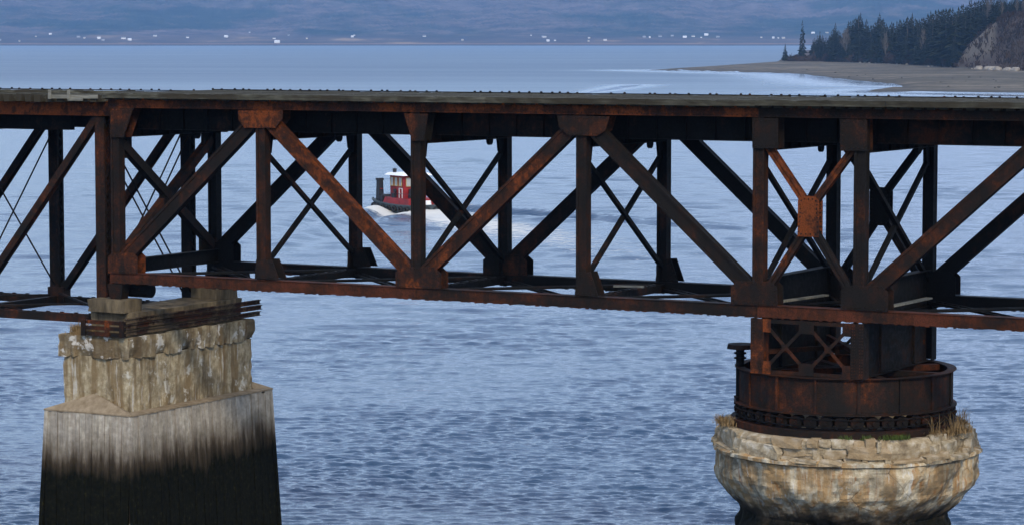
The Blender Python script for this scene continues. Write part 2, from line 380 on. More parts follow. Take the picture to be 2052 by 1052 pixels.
    body = k.ramp(k.noise(.004, 3), (.35, (.016, .045, .095)), (.65, (.024, .058, .105)))
    k.set(k.b.inputs['Base Color'], k.mix(mask, body, (.66, .64, .58)))
    k.set(k.b.inputs['Roughness'], k.math('ADD', k.math('MULTIPLY', mask, .6), k.math('MULTIPLY', k.math('SUBTRACT', 1.0, k.math('MULTIPLY', ca.outputs['Fac'], .85)), k.math('ADD', k.ramp(k.math('DIVIDE', far.outputs['Value'], 3000), (.035, .06), (.11, .15), (.5, .38)), k.math('MULTIPLY', k.math('SUBTRACT', k.noise(1.0, 4, .6, co=k.map((.010, .0016, 1), co=m1)), .5), k.ramp(k.math('DIVIDE', far.outputs['Value'], 3000), (.08, 0.), (.4, .12)))))))
    k.b.inputs['IOR'].default_value = 1.333; k.set(k.b.inputs['Normal'], b)
    me.materials.append(k.m)
    return struct(link('water', me))
build_water()

# ------------------------------------------------------------------ far shore and hills
def interp(x, pts): return float(np.interp(x, [p[0] for p in pts], [p[1] for p in pts]))
FAR_SHORE = 8330.0
def far_z(px, D):
    u = px/260.0
    und = fbm((u*.7, D/1800, 3.1), 1, 4)
    s = FAR_SHORE+90*fbm((u*.5, 0, 9), 1, 3)
    d = D-s
    if d < 0: return -1.0
    z = interp(d, [(0, 0), (25, 3), (120, 6), (500, 17), (900, 34), (1500, 86), (2600, 190), (4000, 330), (5600, 420)])
    return z*(1+.34*und*min(1, d/700)) + 0.0
def build_far():
    cols = np.arange(-760, 2820, 4.0); Ds = np.concatenate([np.linspace(8180, 8560, 22), np.linspace(8600, 9600, 30), np.linspace(9660, 14000, 46)])
    mb = MB(); n = len(cols); vs = []
    for j, D in enumerate(Ds):
        for px in cols:
            z = far_z(px, D)
            wood = min(1, max(0, (D-8900)/900))
            if z > 2: z += wood*rng.uniform(0, 7)
            p = polar(px, D, z); vs.append(p)
    fs = [(j*n+i, j*n+i+1, (j+1)*n+i+1, (j+1)*n+i) for j in range(len(Ds)-1) for i in range(n-1)]
    mb.add(vs, fs)
    k = N('far_woods'); z = k.z()
    m = k.map((1, 1, 1), rot=(0, 0, YAW))
    n1 = k.noise(1.0, 6, .6, co=k.map((.0016, .0011, .004), co=m)); n2 = k.noise(.012, 5, .65)
    wood = k.ramp(n2, (.38, (.005, .010, .008)), (.56, (.022, .030, .020)), (.68, (.075, .06, .045)))
    bare = k.ramp(n2, (.36, (.03, .023, .024)), (.64, (.145, .108, .096)))
    c = k.mix(k.ramp(k.math('ADD', n1, k.math('MULTIPLY', k.ramp(k.math('DIVIDE', z, 420), (.25, 0.), (.75, 1.)), .22)), (.46, 0.), (.58, 1.)), wood, bare)
    low = k.ramp(k.noise(1.0, 5, .6, co=k.map((.004, .0022, .02), co=m)), (.42, (.055, .040, .036)), (.57, (.10, .072, .055)), (.66, (.30, .20, .11)))
    c = k.mix(k.ramp(k.math('DIVIDE', k.math('ADD', z, k.math('MULTIPLY', n2, 20)), 60), (.45, 1.), (.8, 0.)), c, low)
    c = k.mix(k.ramp(k.math('DIVIDE', z, 10), (.50, 1.), (.65, 0.)), c, (.26, .17, .12))
    c = k.mix(k.ramp(k.math('DIVIDE', z, 10), (.30, 1.), (.38, 0.)), c, (.025, .022, .022))
    k.done(c, 1.0, None, 0.0)
    o = mb.build('hills', k.m, smooth=True); return struct(o)
build_far()

# white farmhouses along the far shore: px, py (base), width in px, kind
HOUSES = [(3,82,7,2),(42,84,4,1),(75,75,4,1),(104,71,7,0),(160,76,9,2),(172,78,5,1),(201,79,9,0),(209,82,8,3),(250,79,12,0),(262,82,10,0),(313,74,9,0),(378,77,8,0),(455,76,10,0),
 (502,67,4,0),(551,79,7,0),(557,87,14,0),(580,73,5,0),(616,79,5,1),(707,76,7,0),(711,73,5,0),(851,75,9,0),(927,82,6,1),(1064,73,4,0),(1090,76,11,0),(1098,84,8,0),(1112,83,5,0),(1180,78,6,0),
 (1179,84,5,1),(1212,82,9,0),(1290,76,8,2),(1301,77,4,0),(1322,75,9,2),(1346,74,8,2),(1371,77,10,0),(1388,75,9,0),(1404,77,4,0),(1414,73,11,0),(1437,76,9,2),(1524,77,5,1),(1548,78,6,0),(1558,78,4,0),(1568,78,8,1),(1627,69,9,0),(1655,68,8,1)]
def build_house(i, px, py, wpx, kind):
    D = 8500.0
    for _ in range(60):
        d0 = D; zz = far_z(px, D); D2 = (zz-H0)*FPX/(79.67-py) if abs(79.67-py) > .6 else D
        pyy = 79.67+(H0-zz)*FPX/D
        D += (pyy-py)*14; D = min(max(D, 8440), 9500)
        if abs(D-d0) < .3: break
    z = far_z(px, D)
    L = wpx/FPX*D*.72; Wd = min(9.0, L*.62); h = 3.9 if L < 13 else 4.6
    th = R(rng.uniform(-25, 25))-YAW*1
    loc = polar(px, D, z)
    lab = {0: 'white farmhouse with pitched roof on the far shore', 1: 'cream cottage with dark roof on the far shore', 2: 'grey house with dark roof on the far shore', 3: 'tall grey barn beside a white farmhouse on the far shore'}[kind]
    t = thing('house', loc, lab, 'house', 'houses along the far shore', -YAW+R(float(rng.uniform(-22, 22))))
    a, b = L/2, Wd/2; w = MB().box(-a, a, -b, b, -3, h)
    for s in (-1, 1): w.add([(s*a, -b, h), (s*a, b, h), (s*a, 0, h+Wd*.42)], [(0, 1, 2) if s > 0 else (0, 2, 1)])
    o = w.build('wall', [M['house_white'], M['house_cream'], M['house_grey'], M['house_grey']][kind]); o.parent = t
    r = MB(); e = .5; rh = Wd*.42
    for s in (-1, 1):
        r.hexa([(-a-e, s*(b+e), h-.3), (a+e, s*(b+e), h-.3), (a+e, 0, h+rh), (-a-e, 0, h+rh), (-a-e, s*(b+e), h), (a+e, s*(b+e), h), (a+e, 0, h+rh+.3), (-a-e, 0, h+rh+.3)])
    o = r.build('roof', M['roof_pale'] if kind == 0 and i % 3 == 0 else M['roof_dark']); o.parent = t
    return t
for i, hs in enumerate(HOUSES): build_house(i, *hs)

# ------------------------------------------------------------------ spit, beach and wooded point
Y_NEAR = [(1303,141.6),(1400,144.2),(1500,146.8),(1570,148.4),(1600,150),(1650,156),(1700,163),(1750,168),(1790,172)]
Y_NEAR2 = [(1790,187.0),(1820,188.3),(1900,189.8),(2052,191.5),(2700,196)]
Y_BACK = [(1303,141.2),(1340,138),(1430,132.5),(1560,123.5),(1650,124.5),(1750,127),(1850,132),(1950,139),(2052,143.5),(2700,150)]
HILL = [(1303,1),(1560,3),(1600,4),(1700,7),(1850,9),(1905,10),(1925,13),(1945,17),(1965,22.5),(1985,27),(2000,29.5),(2030,32),(2100,33),(2700,34)]
def back_D(px):
    zb = interp(px, [(1303, .02), (1430, .9), (1560, 2.4)]); return dist_of(interp(px, Y_BACK), zb), zb
def land_z(px, D):
    Db, zb = back_D(px); d = D-Db; h = interp(px, HILL)
    if d <= 0: return zb
    if px < 1560: return zb-d*.02
    lo = zb+min(d/25, 1)*min(3.2, h-zb)
    rise = min(max((d-8)/70, 0), 1); rise = rise*rise*(3-2*rise)
    return lo+(h-zb-min(3.2, h-zb))*max(0, rise) + fbm((px*.02, D*.02, 2), 1, 3)*min(d/60, 1)*1.2
def build_land():
    mb = MB()
    tan_rim = []
    def sheet(cols, near, near2=None):
        rows = 46; n = len(cols); vs = []
        for px in cols:
            Db, zb = back_D(px); Dn = min(near(px), Db-.5); Dm = near2(px) if near2 else 0; zm = -.35+min(1, max(0, px-1790)/45)*1.0
            for j in range(rows):
                if px >= 1790 and near2 and j < 8:
                    v = j/8; D = Dn+(Dm-Dn)*v; hump = -.3+.75*math.sin(math.pi*v); s_ = min(1, (px-1790)/45); z = hump*(1-s_)+(-.3+(zm+.3)*v)*s_
                elif px >= 1790 and near2 and j < 20:
                    v = (j-8)/11; D = Dm+(Db-Dm)*v; z = zm+(zb-zm)*(v**.75)
                elif j < 20:
                    v = j/19; D = Dn+(Db-Dn)*v; z = -.35+(zb+.35)*(v**.75) + (fbm((px*.05, D*.012, 5), 1, 4)*.35*min(1, v*6) if v < 1 else 0)
                else:
                    v = (j-19)/26; D = Db+(v**1.7)*1500*min(1, max(.05, (px-1540)/60)) if px > 1540 else Db+v*60*min(1, (px-1300)/60); z = land_z(px, D)
                    if px <= 1560: z = zb-v*(zb+.4)
                    elif px < 1600: z = z*(1-v**2)-.4*v**2
                vs.append(polar(px, D, z)); tan_rim.append(min(1, max(0, (px-1912)/8))*min(1, max(0, (1996-px)/12)) if j > 21 else 0.0)
        mb.add(vs, [(i*rows+j, (i+1)*rows+j, (i+1)*rows+j+1, i*rows+j+1) for i in range(n-1) for j in range(rows-1)])
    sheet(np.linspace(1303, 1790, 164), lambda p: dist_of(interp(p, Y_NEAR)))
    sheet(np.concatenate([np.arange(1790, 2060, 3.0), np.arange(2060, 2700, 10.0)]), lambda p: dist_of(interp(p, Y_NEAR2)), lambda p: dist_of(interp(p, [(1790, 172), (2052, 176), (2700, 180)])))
    # low gravel tongue in front of the inlet
    cols = np.linspace(1726, 1790, 33); vs = []
    for px in cols:
        a = dist_of(interp(px, [(1726, 184.4), (1790, 187.0)])); b = dist_of(interp(px, [(1726, 184.0), (1750, 179.5), (1790, 172)]))
        for j in range(10):
            v = j/9; D = a+(b-a)*v
            vs.append(polar(px, D, -.3-.05*v+.75*math.sin(math.pi*v)*min(1, (px-1726)/25)))
    mb.add(vs, [(i*10+j, (i+1)*10+j, (i+1)*10+j+1, i*10+j+1) for i in range(len(cols)-1) for j in range(9)])
    tan_rim += [0.0]*(len(mb.v)-len(tan_rim))
    k = N('gravel_beach'); z = k.z()
    n1 = k.noise(.02, 6, .6); n2 = k.noise(.35, 6, .7); n3 = k.noise(1.0, 5, .6, co=k.map((.012, .05, .1)))
    c = k.ramp(n2, (.32, (.11, .089, .064)), (.5, (.155, .127, .092)), (.7, (.21, .176, .128)))
    c = k.mix(k.ramp(n3, (.42, 0.), (.55, .8)), c, (.055, .048, .036)); c = k.mix(k.ramp(k.noise(.06, 6, .7), (.53, 0.), (.60, .8)), c, (.035, .032, .024))
    c = k.mix(k.ramp(z, (.02, .8), (.5, 0.)), c, (.055, .05, .042))
    soil = k.ramp(n2, (.3, (.045, .030, .023)), (.6, (.085, .056, .038)), (.75, (.17, .125, .08)))
    c = k.mix(k.ramp(k.math('DIVIDE', z, 10), (.27, 0.), (.36, 1.)), c, soil)
    sa = k.n('ShaderNodeAttribute', attribute_name='tan_rim')
    c = k.mix(k.math('MULTIPLY', sa.outputs['Fac'], k.ramp(n2, (.35, .5), (.6, 1.))), c, (.19, .145, .10))  # paler tan over the bluff's left flank
    k.done(c, .95, k.bump(n2, .7, .4), .15)
    o = mb.build('beach_and_point', k.m, smooth=True); at = o.data.attributes.new('tan_rim', 'FLOAT', 'POINT'); at.data.foreach_set('value', tan_rim)
    return struct(o)
build_land()

def leafy(mb, rad, h, seed):      # conifer crown: whorls of drooping ragged boughs made of small faces
    r = random.Random(seed); z = h*.10
    while z < h*.985:
        t = (z-h*.10)/(h*.9); R0 = rad*(1-t)**.85*r.uniform(.72, 1.15)+.12
        nb = max(4, int(9*(1-t)+4))
        for i in range(nb):
            if r.random() < .12: continue
            a = r.uniform(0, 6.283); L = R0*r.uniform(.65, 1.2); d = Vector((math.cos(a), math.sin(a), 0)); s = Vector((-d.y, d.x, 0))
            w = L*.42+.15; zz = z+r.uniform(-.3, .3)
            p0 = Vector((0, 0, zz+L*.12)); p1 = d*L*.55+s*w*.5+Vector((0, 0, zz-L*.10)); p2 = d*L+Vector((0, 0, zz-L*.30+r.uniform(-.2, .2))); p3 = d*L*.55-s*w*.5+Vector((0, 0, zz-L*.10))
            dn = Vector((0, 0, -L*.28-.25))
            mb.add([p0, p1, p2, p3, d*L*.5+Vector((0, 0, zz))+dn], [(0, 1, 2), (0, 2, 3), (1, 4, 2), (2, 4, 3)])
        z += h*.032*r.uniform(.8, 1.3)
    mb.add([(0, -.25, h*.93), (0, .25, h*.93), (0, 0, h*1.02)], [(0, 1, 2)]); mb.add([(-.25, 0, h*.93), (.25, 0, h*.93), (0, 0, h*1.02)], [(0, 1, 2)])
protos = []
for s in range(7):
    rr = random.Random(50+s); mb = MB(); leafy(mb, rr.uniform(3.0, 4.6), 20.0, s); cme = mb.mesh('crown', M['spruce'])
    tr = MB().cyl((0, 0, -1.5), (0, 0, 19), .28, .05, 6).mesh('trunk', M['bark']); protos.append((cme, tr))
def bare_tree(seed):
    r = random.Random(seed); tr = MB().cyl((0, 0, -1), (r.uniform(-.5, .5), 0, 14), .24, .06, 5); cr = MB()
    for i in range(46):
        z = r.uniform(4, 13.5); a = r.uniform(0, 6.28); L = (15-z)*r.uniform(.25, .5)+.6; e = Vector((math.cos(a)*L*.6, math.sin(a)*L*.6, z+L*.9)); cr.cyl((0, 0, z), e, .10, .04, 3)
        for q in range(3):
            b = Vector((0, 0, z)).lerp(e, r.uniform(.4, .95)); cr.cyl(b, b+Vector((r.uniform(-.8, .8), r.uniform(-.8, .8), r.uniform(.5, 1.5))), .06, .03, 3)
    return cr.mesh('crown', M['birch']), tr.mesh('trunk', M['birch'])
bprotos = [bare_tree(s) for s in range(3)]
def put_tree(px, D, h, kind=0, label=None, group=None, wide=1.0):
    z = land_z(px, D); base, std = (protos, 20.0) if kind == 0 else (bprotos, 14.5)
    c, tme = base[rng.integers(len(base))]
    t = thing('spruce_tree' if kind == 0 else 'bare_tree', polar(px, D, z-.3), label or ('dark green spruce in the wood on the point' if kind == 0 else 'leafless pale tree among the spruces on the point'), 'tree', group or ('spruces on the wooded point' if kind == 0 else 'bare trees on the wooded point'), float(rng.uniform(0, 6.28)))
    s = h/std; t.scale = (s*wide, s*wide, s)
    for nm, me in (('crown', c), ('trunk', tme)):
        o = bpy.data.objects.new(nm, me); COL.objects.link(o); o.parent = t
def tree_at(px, ytop, dd, **kw):
    Db, zb = back_D(px); D = Db+dd; ztop = H0+(79.67-ytop)/FPX*D; put_tree(px, D, max(3.5, ztop-land_z(px, D)), **kw)
tree_at(1572, 87, 6, label='small lone spruce at the very tip of the point', group=None, wide=1.2)
tree_at(1606, 41, 30, label='tall lone spruce standing apart near the tip of the point', wide=.8)
ENV = [(1622,78),(1640,62),(1655,72),(1672,46),(1684,60),(1697,44),(1705,32),(1722,26),(1735,36),(1748,40),(1760,26),(1775,40),(1800,36),(1825,26),(1840,34),(1860,22),(1875,16),(1890,14),(1910,12),(1925,6),(1942,-2),(1960,-8),(2100,-14),(2300,-14)]
for px in (1641, 1672, 1698, 1722, 1760, 1825, 1862, 1942): tree_at(px, interp(px, ENV), float(rng.uniform(40, 120)), wide=1.05)
for i in range(210):
    px = 1626+(2090-1626)*((i+rng.random())/210); e = interp(px, ENV)
    dd = rng.uniform(15, 260) if px < 1915 else rng.uniform(95, 330)
    lab = 'dark spruce in the low clump nearest the tip of the point' if px < 1690 else 'dark spruce in the dense wood behind the beach' if px < 1915 else 'dark spruce on top of the bluff at the right edge'
    tree_at(px, e+abs(rng.normal(0, 10))+3, float(dd), label=lab, wide=float(rng.uniform(1.25, 1.95)))
for i in range(40):
    px = float(rng.uniform(1630, 1915)); tree_at(px, float(rng.uniform(66, 100)), float(rng.uniform(3, 14)), label='low young spruce in the brush along the bank', wide=1.5)
for px, yt in ((1690,62),(1694,58),(1772,66),(1848,60),(1981,-4),(1975,2),(2004,4),(2034,-2),(2046,2)):
    tree_at(px, yt, float(rng.uniform(4, 20)) if px < 1920 else 90.0, kind=1, wide=.8)
for i in range(12):
    px = float(rng.uniform(2100, 2500)); tree_at(px, interp(px, ENV)+float(rng.uniform(0, 20)), float(rng.uniform(100, 300)))

def build_brush():
    mb = MB(); r = random.Random(4)
    for i in range(26000):
        px = r.uniform(1576, 2200); Db, zb = back_D(px)
        dd = r.uniform(1, 26) if px < 1915 and r.random() < .75 else r.uniform(2, 110)
        if px < 1625 and dd > 60: continue
        if 1915 < px < 2010:       # sparse brush on the paler rim along the bluff edge
            h = interp(px, HILL)
            if px < 1995 and r.random() < .93 and fbm((px*.06, dd*.05, 1), 1, 2) > -.3: continue
        D = Db+dd; z = land_z(px, D); b = polar(px, D, z-.2); s = r.uniform(.4, .9)*(1.2 if px < 1900 else .75)*(.6+.7*abs(fbm((px*.05, dd*.03, 7), 1, 3))*1.6)
        if px < 1625: s *= .7
        a = r.uniform(0, 3.14); d = Vector((math.cos(a), math.sin(a), 0))*s*.8; up = Vector((r.uniform(-.8, .8), r.uniform(-.8, .8), r.uniform(2.2, 4.6)*s))
        mb.add([b-d*.5, b+d*.5, b+up+d*.9, b+up-d*.7], [(0, 1, 2), (0, 2, 3)])
    o = mb.build('brush', M['brush'], kind='stuff'); o['label'] = 'leafless reddish brown brush along the bank and bluff'; o['category'] = 'brush'
build_brush()

def rock_mesh(seed, sx, sy, sz, mat, sub=2, amp=.28):
    bm = bmesh.new(); bmesh.ops.create_icosphere(bm, subdivisions=sub, radius=1); r = random.Random(seed); of = Vector((r.uniform(0, 50), r.uniform(0, 50), 0))
    for v in bm.verts:
        n = mnoise.fractal(v.co*1.1+of, 1, 2, 3); q = v.co*(1+amp*n); q = Vector([math.copysign(abs(c)**.72, c) for c in q]); v.co = Vector((q.x*sx, q.y*sy, q.z*sz))
    me = bpy.data.meshes.new('boulder'); bm.to_mesh(me); bm.free(); me.materials.append(mat); return me
bmesh_list = [rock_mesh(s, 1, .8, .7, M['boulder']) for s in range(4)]; dmesh = [rock_mesh(s+9, 1, .8, .5, M['dark_rock']) for s in range(3)]
def boulder(px, py, s, me, label, group):
    D = min(dist_of(py, .9), back_D(px)[0]-4); o = link('boulder', me, loc=polar(px, D, land_z_any(px, D)+s*.2)); o.scale = (s, s, s); o.rotation_euler = (0, 0, float(rng.uniform(0, 6))); tag(o, label, 'boulder', group)
def land_z_any(px, D):
    Db, zb = back_D(px)
    if D >= Db: return land_z(px, D)
    Dn = dist_of(interp(px, Y_NEAR if px < 1790 else Y_NEAR2)); v = max(0, min(1, (D-Dn)/(Db-Dn+.01))); return -.35+(zb+.35)*v**.75
for i in range(24):
    px = float(rng.normal(2005, 22)); boulder(px, float(rng.uniform(140, 147)), float(rng.uniform(.8, 2.4)), bmesh_list[i % 4], 'pale boulder in the heap at the foot of the bluff', 'boulders under the bluff')
for i in range(22):
    px = float(rng.uniform(1700, 2050)); boulder(px, interp(px, Y_BACK)+float(rng.uniform(1, 7)), float(rng.uniform(.4, 1.1)), bmesh_list[i % 4], 'small pale boulder scattered along the top of the beach', 'boulders along the beach')
for i in range(14):
    px = float(rng.uniform(1318, 1356)); boulder(px, interp(px, Y_BACK)+.5+float(rng.uniform(0, .8)), float(rng.uniform(.3, .8)), dmesh[i % 3], 'dark wet rock at the low tip of the gravel spit', 'rocks at the spit tip')
for i in range(26):
    px = float(rng.uniform(1600, 2050)); boulder(px, interp(px, [(1600, 147), (1800, 160), (2050, 170)])+float(rng.uniform(-9, 9)), float(rng.uniform(.3, .7)), dmesh[i % 3], 'small dark weed covered rock on the open beach', 'dark rocks on the beach')

# ------------------------------------------------------------------ swing span
W = 5.73
PXN = [0, 6, 12, 18, 24, 27.25, 33.25, 39.25, 45.25]
ZT1, ZT2, ZB1, ZB2 = 16.55, 16.18, 10.54, 10.18
span = thing('swing_span', (25.625, 2.865, 6.7), 'long rusty dark steel truss swing span over the round pivot pier', 'bridge span')
XL, XR = -.25, 48.0

def rivets_on(mb_poly, y, nrm, step=.16, inset=.08):
    """rivet heads just inside the outline of an XZ polygon"""
    mb = MB(); n = len(mb_poly); cx = sum(p[0] for p in mb_poly)/n; cz = sum(p[1] for p in mb_poly)/n
    for i in range(n):
        a = Vector(mb_poly[i]); b = Vector(mb_poly[(i+1) % n]); L = (b-a).length
        for j in range(max(1, int(L/step))):
            p = a.lerp(b, (j+.5)/max(1, int(L/step))); c = Vector((cx, cz)); q = p+(c-p).normalized()*inset; mb.rivet((q.x, y, q.y), (0, nrm, 0))
    return mb
def poly_px(pts, y=-.215): return [(lambda q: (q.x, q.z))(on_y(px, py, y)) for px, py in pts]
GUSS = [  # outline in the photograph's near truss, material
    ([(478,222),(567,222),(567,238),(553,257),(490,257),(478,240)], 'heavy'),
    ([(810,228),(858,229),(850,283),(826,283)], 'rust'),
    ([(1117,232),(1222,234),(1214,262),(1196,273),(1140,272),(1120,254)], 'steel'),
    ([(1508,237),(1560,238),(1560,298),(1508,298)], 'steel'),
    ([(1684,240),(1738,241),(1738,303),(1684,303)], 'rust'),
    ([(221,216),(268,217),(248,276),(221,276)], 'chord'),
    ([(217,515),(224,507),(268,507),(276,515),(276,549),(217,547)], 'chord'),
    ([(514,520),(545,520),(560,560),(511,558)], 'steel'),
    ([(793,545),(806,535),(870,535),(884,548),(884,579),(793,575)], 'rust'),
    ([(1157,545),(1184,545),(1200,594),(1152,591)], 'steel'),
    ([(1465,574),(1478,563),(1546,564),(1558,576),(1558,613),(1465,609)], 'steel'),
    ([(1685,582),(1696,572),(1768,573),(1780,585),(1780,624),(1685,619)], 'steel'),
]
gp = [(poly_px(p), m) for p, m in GUSS]
# mirrored about the pivot for the far arm (out of the picture)
gp += [([(51.25-x, z) for x, z in p], m) for p, m in gp[:3]+gp[7:10]]

def built_member(name, A, B, w, dy, y0, mat, parent, lips=True):
    """box member in the truss plane: two side webs, recessed faces, edge angles"""
    mb = MB(); A = Vector((A[0], y0, A[1])); B = Vector((B[0], y0, B[1]))
    mb.bar(A, B, w-.03, dy-.06, (0, 1, 0))
    if lips:
        for sx in (-1, 1):
            for sy in (-1, 1): mb.bar(A, B, .09, .04, (0, 1, 0), off=(sx*(w/2-.045), sy*(dy/2-.02)))
    return mb.build(name, mat, parent)
def lacing(mb, A, B, side, w, step, thick=.018, bw=.06):
    """zigzag bars on a face: A->B axis, 'side' the unit vector across, face width w"""
    A = Vector(A); B = Vector(B); side = Vector(side); L = (B-A).length; n = max(2, int(L/step)); nn = (B-A).normalized().cross(side)
    for i in range(n):
        s = 1 if i % 2 else -1
        mb.bar(A.lerp(B, i/n)+side*s*w/2, A.lerp(B, (i+1)/n)-side*s*w/2, bw, thick, nn)

def chord(name, x0, x1, z0, z1, y0, mat, parent):
    mb = MB(); d = .42
    mb.box(x0, x1, y0-d/2+.025, y0-d/2+.06, z0+.02, z1-.02); mb.box(x0, x1, y0+d/2-.06, y0+d/2-.025, z0+.02, z1-.02)
    mb.box(x0, x1, y0-d/2, y0+d/2, z1-.02, z1)
    for s in (-1, 1):
        a, b = sorted((y0+s*d/2, y0+s*(d/2-.11))); mb.box(x0, x1, a, b, z0, z0+.018)
    return mb.build(name, mat, parent)

for ti, y0 in enumerate((0.0, W)):
    near = ti == 0
    mt = lambda m: M[m] if near else M['dark']  # far truss takes the dark steel: shade under the deck put into its colour
    # chords, one piece between the field splices
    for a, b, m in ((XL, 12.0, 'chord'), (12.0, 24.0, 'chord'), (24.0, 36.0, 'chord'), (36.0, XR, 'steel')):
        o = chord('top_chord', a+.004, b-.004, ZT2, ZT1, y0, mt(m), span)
        rv = MB()
        x = a+.1
        while x < b:
            rv.rivet((x, y0-.185, ZT2+.06), (0, -1, 0), .024); rv.rivet((x, y0-.185, ZT1-.07), (0, -1, 0), .024); x += .16
        rv.build('rivet_row', mt(m), o, kind='stuff')
    for a, b in ((XL, 12.0), (12.0, 24.0), (24.0, 36.0), (36.0, XR)):
        o = chord('bottom_chord', a+.004, b-.004, ZB2, ZB1, y0, mt('brown'), span)
        lc = MB(); lacing(lc, (a, y0, ZB2-.012), (b, y0, ZB2-.012), (0, 1, 0), .40, .29, .02, .085)
        x = a+.1
        while x < b:
            w_ = random.uniform(.03, .065); lc.box(x-w_, x+w_, y0-.225, y0-.13, ZB2-random.uniform(.014, .036), ZB2-.002) if random.random() < .9 else None; x += random.uniform(.24, .36)
        lc.build('lacing', mt('brown'), o, kind='stuff')
    # posts
    for i, X in enumerate(PXN):
        if i > 7: continue
        dx = 0.0
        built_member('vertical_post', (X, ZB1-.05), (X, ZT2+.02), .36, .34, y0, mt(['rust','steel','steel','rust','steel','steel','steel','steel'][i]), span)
    # diagonals
    zt, zb = ZT2-.10, ZB1+.22
    for (a, ta, b, tb, m) in ((0, 0, 1, 1, 'rust'), (1, 1, 2, 0, 'heavy'), (2, 0, 3, 1, 'rust'), (3, 1, 4, 0, 'steel'), (5, 0, 6, 1, 'rust'), (6, 1, 7, 0, 'steel')):
        A = (PXN[a], zt if ta else zb); B = (PXN[b], zt if tb else zb)
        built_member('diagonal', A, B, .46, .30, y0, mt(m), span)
    # plates at the joints
    for j, (p, m) in enumerate(gp):
        for s in ((-1, 1) if near else (-1, 1)):
            y = y0+s*.216; a, b = sorted((y, y+s*.02))
            o = MB().prism_y(p, a, b).build('gusset_plate', mt(m), span)
            if s < 0: rivets_on(p, a-.001, -1).build('rivet_row', mt(m), o, kind='stuff')
    # crossed braces and plate in the centre panel
    x4, x5 = PXN[4], PXN[5]; xc = (x4+x5)/2; zc = (lambda q: q.z)(on_y(1620, 435, -.2))
    for (xa, za) in ((x4+.25, ZT2-.85), (x5-.25, ZT2-.9), (x4+.3, ZB1+.5), (x5-.3, ZB1+.5)):
        sgn = 1 if xa > xc else -1; sz = 1 if za > zc else -1
        built_member('cross_brace', (xa, za), (xc+sgn*.16, zc+sz*.45), .22, .22, y0, mt('chord' if sz > 0 else 'steel'), span)
    hx, hz = .34, .60
    plate = [(xc-hx, zc-hz), (xc+hx, zc-hz), (xc+hx, zc+hz-.12), (xc+hx-.12, zc+hz), (xc-hx+.12, zc+hz), (xc-hx, zc+hz-.12)]
    for s in (-1, 1):
        y = y0+s*.13; a, b = sorted((y, y+s*.02)); o = MB().prism_y(plate, a, b).build('centre_plate', M['heavy'] if near else M['dark'], span)
        rivets_on(plate, a-.001, -1, .14).build('rivet_row', M['steel'], o, kind='stuff')

